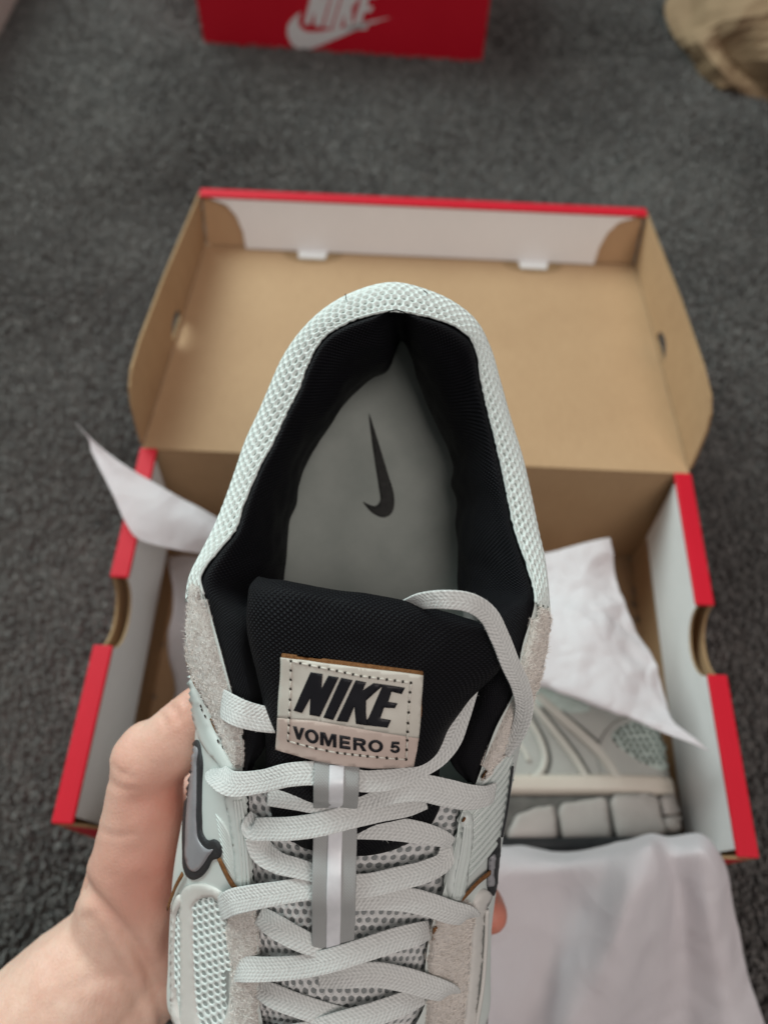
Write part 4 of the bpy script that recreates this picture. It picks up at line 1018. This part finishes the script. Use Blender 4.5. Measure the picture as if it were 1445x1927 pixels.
# ---- nap of the suede and lint on the laces: single fibres
def fibres(name, src, count, length, width, mat_, lean, rnd_=.6):
    me = src.data; me.calc_loop_triangles(); vs = [v.co for v in me.vertices]
    tr = [t_ for t_ in me.loop_triangles if t_.normal.dot((CAM_S - vs[t_.vertices[0]]).normalized()) > .05]
    if not tr: return
    ar = np.array([t_.area for t_ in tr]); pick = np.random.default_rng(len(vs)).choice(len(tr), count, p=ar / ar.sum()); V = []; F = []
    for k in pick:
        t_ = tr[k]; a, b = random.random(), random.random()
        if a + b > 1: a, b = 1 - a, 1 - b
        A_, B_, C_ = (vs[i] for i in t_.vertices); p = A_ + (B_ - A_) * a + (C_ - A_) * b; n_ = t_.normal
        d = (Vector(lean) + Vector((random.gauss(0, rnd_), random.gauss(0, rnd_), random.gauss(0, rnd_)))); d = d - n_ * d.dot(n_) * .9 + n_ * random.uniform(.1, .55) * d.length; d.normalize()
        L = length * random.uniform(.4, 1.3); s_ = d.cross((CAM_S - p)).normalized() * width; m1 = p + d * L * .55 + n_ * L * .12; k0 = len(V)
        V += [p - s_, p + s_, m1 + s_ * .7, m1 - s_ * .7, p + d * L]; F += [(k0, k0 + 1, k0 + 2, k0 + 3), (k0 + 3, k0 + 2, k0 + 4)]
    mesh_obj(name, V, F, mat_, src, False, kind='stuff')
M['nap'] = mat('suede_nap', (.78, .755, .71), .9, .2, sheen=.3); M['nap_b'] = mat('suede_nap_rosy', (.79, .74, .68), .9, .2, sheen=.3); M['nap_d'] = mat('suede_nap_dark', (.48, .44, .395), .9, .2)  # pale nap, plus darker fibres mixed in at random
for o in list(SHOE.children):
    nm = o.name.split('.')[0]
    if nm in ('ankle_suede', 'eyestay'):
        rosy = o.data.materials[0] == M['suede_b']; big = nm == 'ankle_suede'
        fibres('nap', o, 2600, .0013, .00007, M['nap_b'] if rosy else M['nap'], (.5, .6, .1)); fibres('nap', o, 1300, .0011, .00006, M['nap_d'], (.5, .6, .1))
    elif nm == 'lace': fibres('lint', o, 220, .0012, .000035, M['lace'], (0, 0, .2), 1.0)
    elif nm == 'collar_mesh': fibres('lint', o, 900, .0010, .000035, M['net'], (0, 0, .3), 1.0)
for pts in ([S(652, 566, .094), S(651, 560, .0985), S(650, 553, .1010)], [S(806, 556, .094), S(803, 551, .0975), S(797, 547, .1)]):
    V_, F_, U_ = tube(curve(pts, 8), .00014, 5); mesh_obj('stray_thread', V_, F_, M['ink'], SHOE, uv=U_)

# ------------------------------------------------------------------ the second sneaker, lying on its side in the box
def second_sneaker():
    yaw = math.radians(3.2); A = Vector((-math.cos(yaw), -math.sin(yaw), 0)); B = Vector((-math.sin(yaw) * -1, math.cos(yaw), 0)); B = Vector((math.sin(yaw) * -1, math.cos(yaw), 0)); B = Vector((0, 0, 1)).cross(A) * -1
    if B.y < 0: B = -B
    O = Vector((.1625, .0075, .052))
    P = lambda a, b, c: O + A * a + B * b + Vector((0, 0, 1)) * c
    root = empty('sneaker'); tag(root, 'second pale sneaker lying on its side inside the open box under tissue paper', 'sneaker')
    sa = np.array([0, .004, .015, .04, .08, .12, .16, .20, .24, .265, .285, .297, .301]); sw = np.array([.006, .018, .028, .034, .035, .038, .043, .047, .048, .044, .034, .018, .006])
    ta = np.array([0, .008, .03, .06, .09, .12, .16, .20, .24, .27, .29, .301]); tb = np.array([.085, .104, .104, .100, .102, .108, .092, .074, .062, .056, .050, .042])
    hw = lambda a: float(np.interp(a, sa, sw)); top = lambda a: float(np.interp(a, ta, tb))
    stn = np.concatenate([np.linspace(0, .03, 12), np.linspace(.036, .26, 60), np.linspace(.264, .301, 14)])
    def loft(b0f, b1f, wf, lo=.45, hi=.8, n=36, name='', mat_=None, rnd_=.6):
        V = []; m = 2 * n
        for a in stn:
            b0, b1 = b0f(a), b1f(a)
            for k in range(m):
                an = 2 * math.pi * (k + .5) / m; ca, sa_ = math.cos(an), math.sin(an)
                V.append(P(a, (b0 + b1) / 2 + (b1 - b0) / 2 * math.copysign(abs(sa_)**rnd_, sa_), wf(a) * math.copysign(abs(ca)**rnd_, ca)))
        F = [(i * m + k, i * m + (k + 1) % m, (i + 1) * m + (k + 1) % m, (i + 1) * m + k) for i in range(len(stn) - 1) for k in range(m)]
        F += [tuple(range(m))[::-1], tuple(range((len(stn) - 1) * m, len(stn) * m))]
        o = mesh_obj(name, V, F, mat_, root); return o, BVHTree.FromPolygons([Vector(v) for v in V], F)
    # upper: half ellipse standing on the sole
    V = []; n = 30
    for a in stn:
        for k in range(n + 1):
            an = math.pi * k / n; ca, sa_ = math.cos(an), math.sin(an)
            V.append(P(a, .034 + (top(a) - .034) * abs(sa_)**.95, hw(a) * math.copysign(abs(ca)**.55, ca) * (1 - .12 * abs(sa_))))
    F = [(i * (n + 1) + k, i * (n + 1) + k + 1, (i + 1) * (n + 1) + k + 1, (i + 1) * (n + 1) + k) for i in range(len(stn) - 1) for k in range(n)]
    F += [tuple(range(n + 1))[::-1], tuple(range((len(stn) - 1) * (n + 1), len(stn) * (n + 1)))]
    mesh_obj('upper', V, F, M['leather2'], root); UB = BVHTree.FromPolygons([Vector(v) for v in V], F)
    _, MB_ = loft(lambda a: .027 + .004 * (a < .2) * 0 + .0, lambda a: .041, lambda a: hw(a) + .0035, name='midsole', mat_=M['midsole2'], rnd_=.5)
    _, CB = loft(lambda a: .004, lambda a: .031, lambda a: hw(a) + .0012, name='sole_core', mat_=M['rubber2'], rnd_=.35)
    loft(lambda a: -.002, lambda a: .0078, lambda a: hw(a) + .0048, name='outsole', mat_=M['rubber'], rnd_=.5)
    for p in ([(955, 1566), (970, 1535), (1008, 1520), (1036, 1518), (1043, 1535), (1046, 1590), (958, 1592)], [(1050, 1530), (1056, 1514), (1110, 1506), (1136, 1507), (1141, 1530), (1148, 1584), (1060, 1590)],
              [(1147, 1512), (1153, 1500), (1215, 1497), (1232, 1505), (1240, 1540), (1248, 1562), (1225, 1572), (1162, 1584)], [(1240, 1504), (1262, 1500), (1272, 1528), (1248, 1533)], [(1247, 1542), (1273, 1537), (1286, 1556), (1258, 1564)]):
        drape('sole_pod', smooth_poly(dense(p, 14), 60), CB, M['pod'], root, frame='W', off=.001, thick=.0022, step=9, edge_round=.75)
    def stripe(nm, pts, r_, mt, off=.0006):
        b = Bag(); b.add(drape_line(pts, UB, r_ * 1.15, off, frame='W', flat=.8, n=24, seg=8)); b.build(nm, mt, root)
    stripe('overlay_rib', [(985, 1310), (1006, 1334), (1046, 1383), (1082, 1431), (1106, 1472)], .0022, M['cream2'])
    stripe('overlay_rib', [(1010, 1310), (1050, 1347), (1090, 1382), (1125, 1415), (1165, 1472)], .0028, M['cream2'])
    stripe('overlay_rib', [(975, 1322), (996, 1358), (1018, 1401), (1024, 1431), (1012, 1458), (1000, 1466)], .0018, M['cream2'])
    stripe('overlay_rib', [(970, 1395), (984, 1412), (994, 1432)], .0014, M['cream2'])
    for q in ([(994, 1306), (1016, 1330), (1056, 1379), (1092, 1427), (1117, 1472)], [(1022, 1308), (1062, 1343), (1102, 1376), (1138, 1409), (1180, 1472)], [(984, 1322), (1006, 1356), (1028, 1399), (1035, 1431), (1026, 1460)], [(1128, 1430), (1138, 1390), (1164, 1360), (1200, 1350)], [(960, 1380), (974, 1398), (986, 1420)]):
        stripe('groove_shade_line', q, .0008, M['groove_shade2'], .0002)  # dark lines painting the shade of grooves beside ribs and heel panel
    stripe('tan_edge', [(987, 1465), (993, 1464), (998, 1462)], .0012, M['tan'], .001)
    pt = smooth_poly([(1122, 1420), (1132, 1385), (1160, 1356), (1200, 1345), (1240, 1362), (1256, 1410), (1256, 1460), (1200, 1470), (1140, 1468)], 60)
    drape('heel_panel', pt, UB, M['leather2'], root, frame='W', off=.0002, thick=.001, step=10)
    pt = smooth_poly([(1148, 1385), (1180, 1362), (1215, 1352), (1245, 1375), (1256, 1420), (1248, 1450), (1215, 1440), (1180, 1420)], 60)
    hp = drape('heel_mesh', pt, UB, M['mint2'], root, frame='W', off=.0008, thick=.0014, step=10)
    HB = bvh_of(hp); b = Bag()
    for i in range(9):
        for j in range(8):
            x = 1150 + i * 12 + (6 if j % 2 else 0); y = 1358 + j * 11 + random.uniform(-2, 2)
            if inside(pt, x, y) and inside(pt, x + 8, y + 4): b.add(drape_line([(x, y - 4), (x + 1, y + 4)], HB, .0011, .0002, n=3, frame='W', flat=.3))
    b.build('heel_mesh_holes', M['net_dark'], root, kind='stuff')
    pt = smooth_poly([(985, 1300), (1030, 1298), (1080, 1315), (1110, 1335), (1080, 1342), (1040, 1335), (1000, 1325)], 50)
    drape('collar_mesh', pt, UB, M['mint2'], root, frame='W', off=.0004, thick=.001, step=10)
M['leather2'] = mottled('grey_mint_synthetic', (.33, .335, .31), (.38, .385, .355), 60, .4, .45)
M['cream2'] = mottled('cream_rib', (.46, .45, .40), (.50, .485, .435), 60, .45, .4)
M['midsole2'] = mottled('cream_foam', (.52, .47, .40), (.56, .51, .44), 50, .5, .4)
M['groove_shade2'] = mat('groove_shade_tone', (.12, .125, .115), .9, .1)
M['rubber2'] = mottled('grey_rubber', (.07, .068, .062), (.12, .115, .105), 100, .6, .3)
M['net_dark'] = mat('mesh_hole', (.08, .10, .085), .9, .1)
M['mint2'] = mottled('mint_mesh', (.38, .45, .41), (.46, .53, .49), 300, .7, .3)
second_sneaker()

# ------------------------------------------------------------------ the hand that holds the sneaker
def hand():
    V = []; F = []
    def capsule(p, q, r0, r1, seg=20, rings=6):
        p, q = Vector(p), Vector(q); ax = (q - p); L = ax.length; ax.normalize(); u = ax.orthogonal().normalized(); v = ax.cross(u); k0 = len(V); prof = []
        for i in range(rings + 1):
            a = math.pi / 2 * (1 - i / rings); prof.append((-math.sin(a) * r0, math.cos(a) * r0, 0))
        for i in range(1, 5): t = i / 5; prof.append((L * t, r0 + (r1 - r0) * t, 0))
        for i in range(rings + 1):
            a = math.pi / 2 * i / rings; prof.append((L + math.sin(a) * r1, math.cos(a) * r1, 0))
        for z, rr, _ in prof:
            for k in range(seg):
                an = 2 * math.pi * k / seg; V.append(p + ax * z + (u * math.cos(an) + v * math.sin(an)) * max(rr, 1e-5))
        for i in range(len(prof) - 1):
            for k in range(seg): F.append((k0 + i * seg + k, k0 + i * seg + (k + 1) % seg, k0 + (i + 1) * seg + (k + 1) % seg, k0 + (i + 1) * seg + k))
        F.append(tuple(range(k0, k0 + seg))[::-1]); e = k0 + (len(prof) - 1) * seg; F.append(tuple(range(e, e + seg)))
    Q = lambda x, s, h: Vector((x, -s, h))
    # forearm and wrist
    C = S(140, 1868, .006); B_ = S(-20, 2050, .006); A_ = S(-300, 2330, .02)
    capsule(A_, B_, .036, .031); capsule(B_, C, .031, .0245)
    capsule(B_ + Vector((.006, 0, -.012)), C + Vector((.010, -.004, -.012)), .027, .022)
    # thumb
    D = S(232, 1772, .004); E = S(262, 1590, .030); Fj = S(281, 1437, .042); G = S(384, 1342, .050); G2 = S(415, 1312, .049)
    capsule(C, D, .0245, .0205); capsule(D, E, .0205, .0152); capsule(E, Fj, .0150, .0122); capsule(Fj, G, .0126, .0104); capsule(G, G2, .0103, .0080)
    capsule(Fj + Vector((-.0016, .002, .001)), Fj + Vector((-.0008, .004, .001)), .0118, .0112)
    # palm below the sole
    mcp = [Q(-.034, .135, -.017), Q(-.033, .160, -.019), Q(-.034, .186, -.0185), Q(-.038, .208, -.016)]
    for i, m_ in enumerate(mcp):
        capsule(C + Vector((.012, -.006 + .004 * (3 - i), -.006)), m_, .019, .0125)
    capsule(D, mcp[0], .018, .0125); capsule(E + Vector((.004, .0, -.006)), mcp[0] + Vector((-.006, 0, 0)), .0125, .0115)
    capsule(D + Vector((.01, .0, -.004)), mcp[1], .018, .013); capsule(mcp[0], mcp[3], .012, .012)
    # fingers wrapped under the sole to its right edge
    tips = [[Q(-.002, .140, -.0145), Q(.026, .144, -.0095), Q(.044, .146, -.0090)], [Q(.002, .165, -.0150), Q(.032, .169, -.0100), Q(.050, .171, -.0090)],
            [Q(.000, .190, -.0150), Q(.034, .196, -.0110), Q(.0560, .198, -.0090), S(921, 1722, .002)], [Q(-.008, .212, -.0120), Q(.020, .217, -.0080), Q(.036, .219, -.0075)]]
    rad = [(.0115, .0098, .0088, .0078), (.0115, .0100, .0090, .0080), (.0110, .0096, .0088, .0080, .0072), (.0100, .0084, .0076, .0068)]
    for m_, ch, rr in zip(mcp, tips, rad):
        p = m_
        for q, r0, r1 in zip(ch, rr, rr[1:]): capsule(p, q, r0, r1); p = q
    tmp = mesh_obj('hand_tmp', V, F, M['skin'])
    rm = tmp.modifiers.new('rm', 'REMESH'); rm.mode = 'VOXEL'; rm.voxel_size = .0014
    sm = tmp.modifiers.new('sm', 'SMOOTH'); sm.factor = .5; sm.iterations = 9
    bpy.context.view_layer.update(); dg = bpy.context.evaluated_depsgraph_get(); me = bpy.data.meshes.new_from_object(tmp.evaluated_get(dg)); bpy.data.objects.remove(tmp)
    n = len(me.vertices); co = np.empty(n * 3, np.float32); me.vertices.foreach_get('co', co); co = co.reshape(-1, 3).astype(float)
    no = np.empty(n * 3, np.float32); me.vertex_normals.foreach_get('vector', no); no = no.reshape(-1, 3).astype(float)
    Rm = np.array(SHOE_M.to_3x3()); w_ = co @ Rm.T + np.array(P0); q = (w_ - np.array(CAM)) @ np.array(CR)
    px = q[:, 0] / q[:, 2] * FPX + CX; py = q[:, 1] / q[:, 2] * FPX + CY
    facing = ((np.array(CAM_S) - co) * no).sum(1) > 0
    def dist_curve(pts):
        c = curve([Vector(p) for p in pts], 80); d = np.full(n, 1e9)
        for a in c: d = np.minimum(d, (px - a[0])**2 + (py - a[1])**2)
        return np.sqrt(d)
    disp = np.zeros(n)
    for pts, depth, wd, side in (([(140, 1640), (160, 1672), (196, 1712), (241, 1764), (279, 1825), (302, 1890), (315, 1950)], .0030, 14, 1), ([(170, 1725), (186, 1748), (211, 1796), (257, 1875), (275, 1930)], .0013, 13, 1),
                           ([(322, 1330), (334, 1340), (336, 1356)], .0009, 5, 0), ([(300, 1344), (310, 1356), (312, 1372)], .0006, 4, 0), ([(346, 1318), (354, 1330), (352, 1346)], .0006, 4, 0), ([(214, 1440), (226, 1452), (250, 1462)], .0006, 5, 0), ([(205, 1470), (225, 1482), (255, 1486)], .0004, 5, 0), ([(180, 1560), (215, 1572), (250, 1570)], .0004, 6, 0), ([(30, 1800), (110, 1740), (150, 1700)], .0004, 9, 0), ([(90, 1900), (160, 1850), (210, 1840)], .0005, 12, 0), ([(306, 1352), (316, 1362)], .0003, 4, 0), ([(262, 1512), (300, 1502), (345, 1478)], .0016, 22, 0), ([(235, 1452), (250, 1440)], .0003, 4, 0), ([(270, 1660), (310, 1690), (345, 1705)], .0010, 16, 0)):
        d = dist_curve(pts); depth *= .72; disp -= depth * np.exp(-(d / wd)**2); disp += .25 * depth * np.exp(-((d - 2.2 * wd) / (1.2 * wd))**2)
    disp *= facing
    for i in range(n):
        p = Vector(co[i]); disp[i] += noise.noise(p * 60) * .0004 + noise.noise(p * 190) * .00012
    co += no * disp[:, None]; me.vertices.foreach_set('co', co.astype(np.float32).ravel()); me.update()
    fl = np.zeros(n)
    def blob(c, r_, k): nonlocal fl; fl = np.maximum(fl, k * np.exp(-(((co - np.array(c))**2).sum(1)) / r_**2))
    blob(Fj + Vector((.010, -.010, -.004)), .021, 1.0); blob(E + Vector((.014, -.004, 0)), .026, .95); blob(G, .013, .75); blob(D + Vector((.022, .012, .010)), .018, .55); blob(S(928, 1725, .004), .02, 1.0); blob(Fj + Vector((-.006, .004, .010)), .010, .35)  # natural redness, with shade painted into the thumb's inner side
    ca = me.color_attributes.new('flush_shade', 'FLOAT_COLOR', 'POINT'); ca.data.foreach_set('color', np.repeat(fl[:, None], 4, 1).astype(np.float32).ravel())
    for p in me.polygons: p.use_smooth = True
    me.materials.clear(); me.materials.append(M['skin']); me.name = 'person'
    o = bpy.data.objects.new('person', me); COL.objects.link(o); o.matrix_world = SHOE_M
    tag(o, 'bare left hand and forearm gripping the sneaker from below, thumb bent along its side', 'person')
hand()
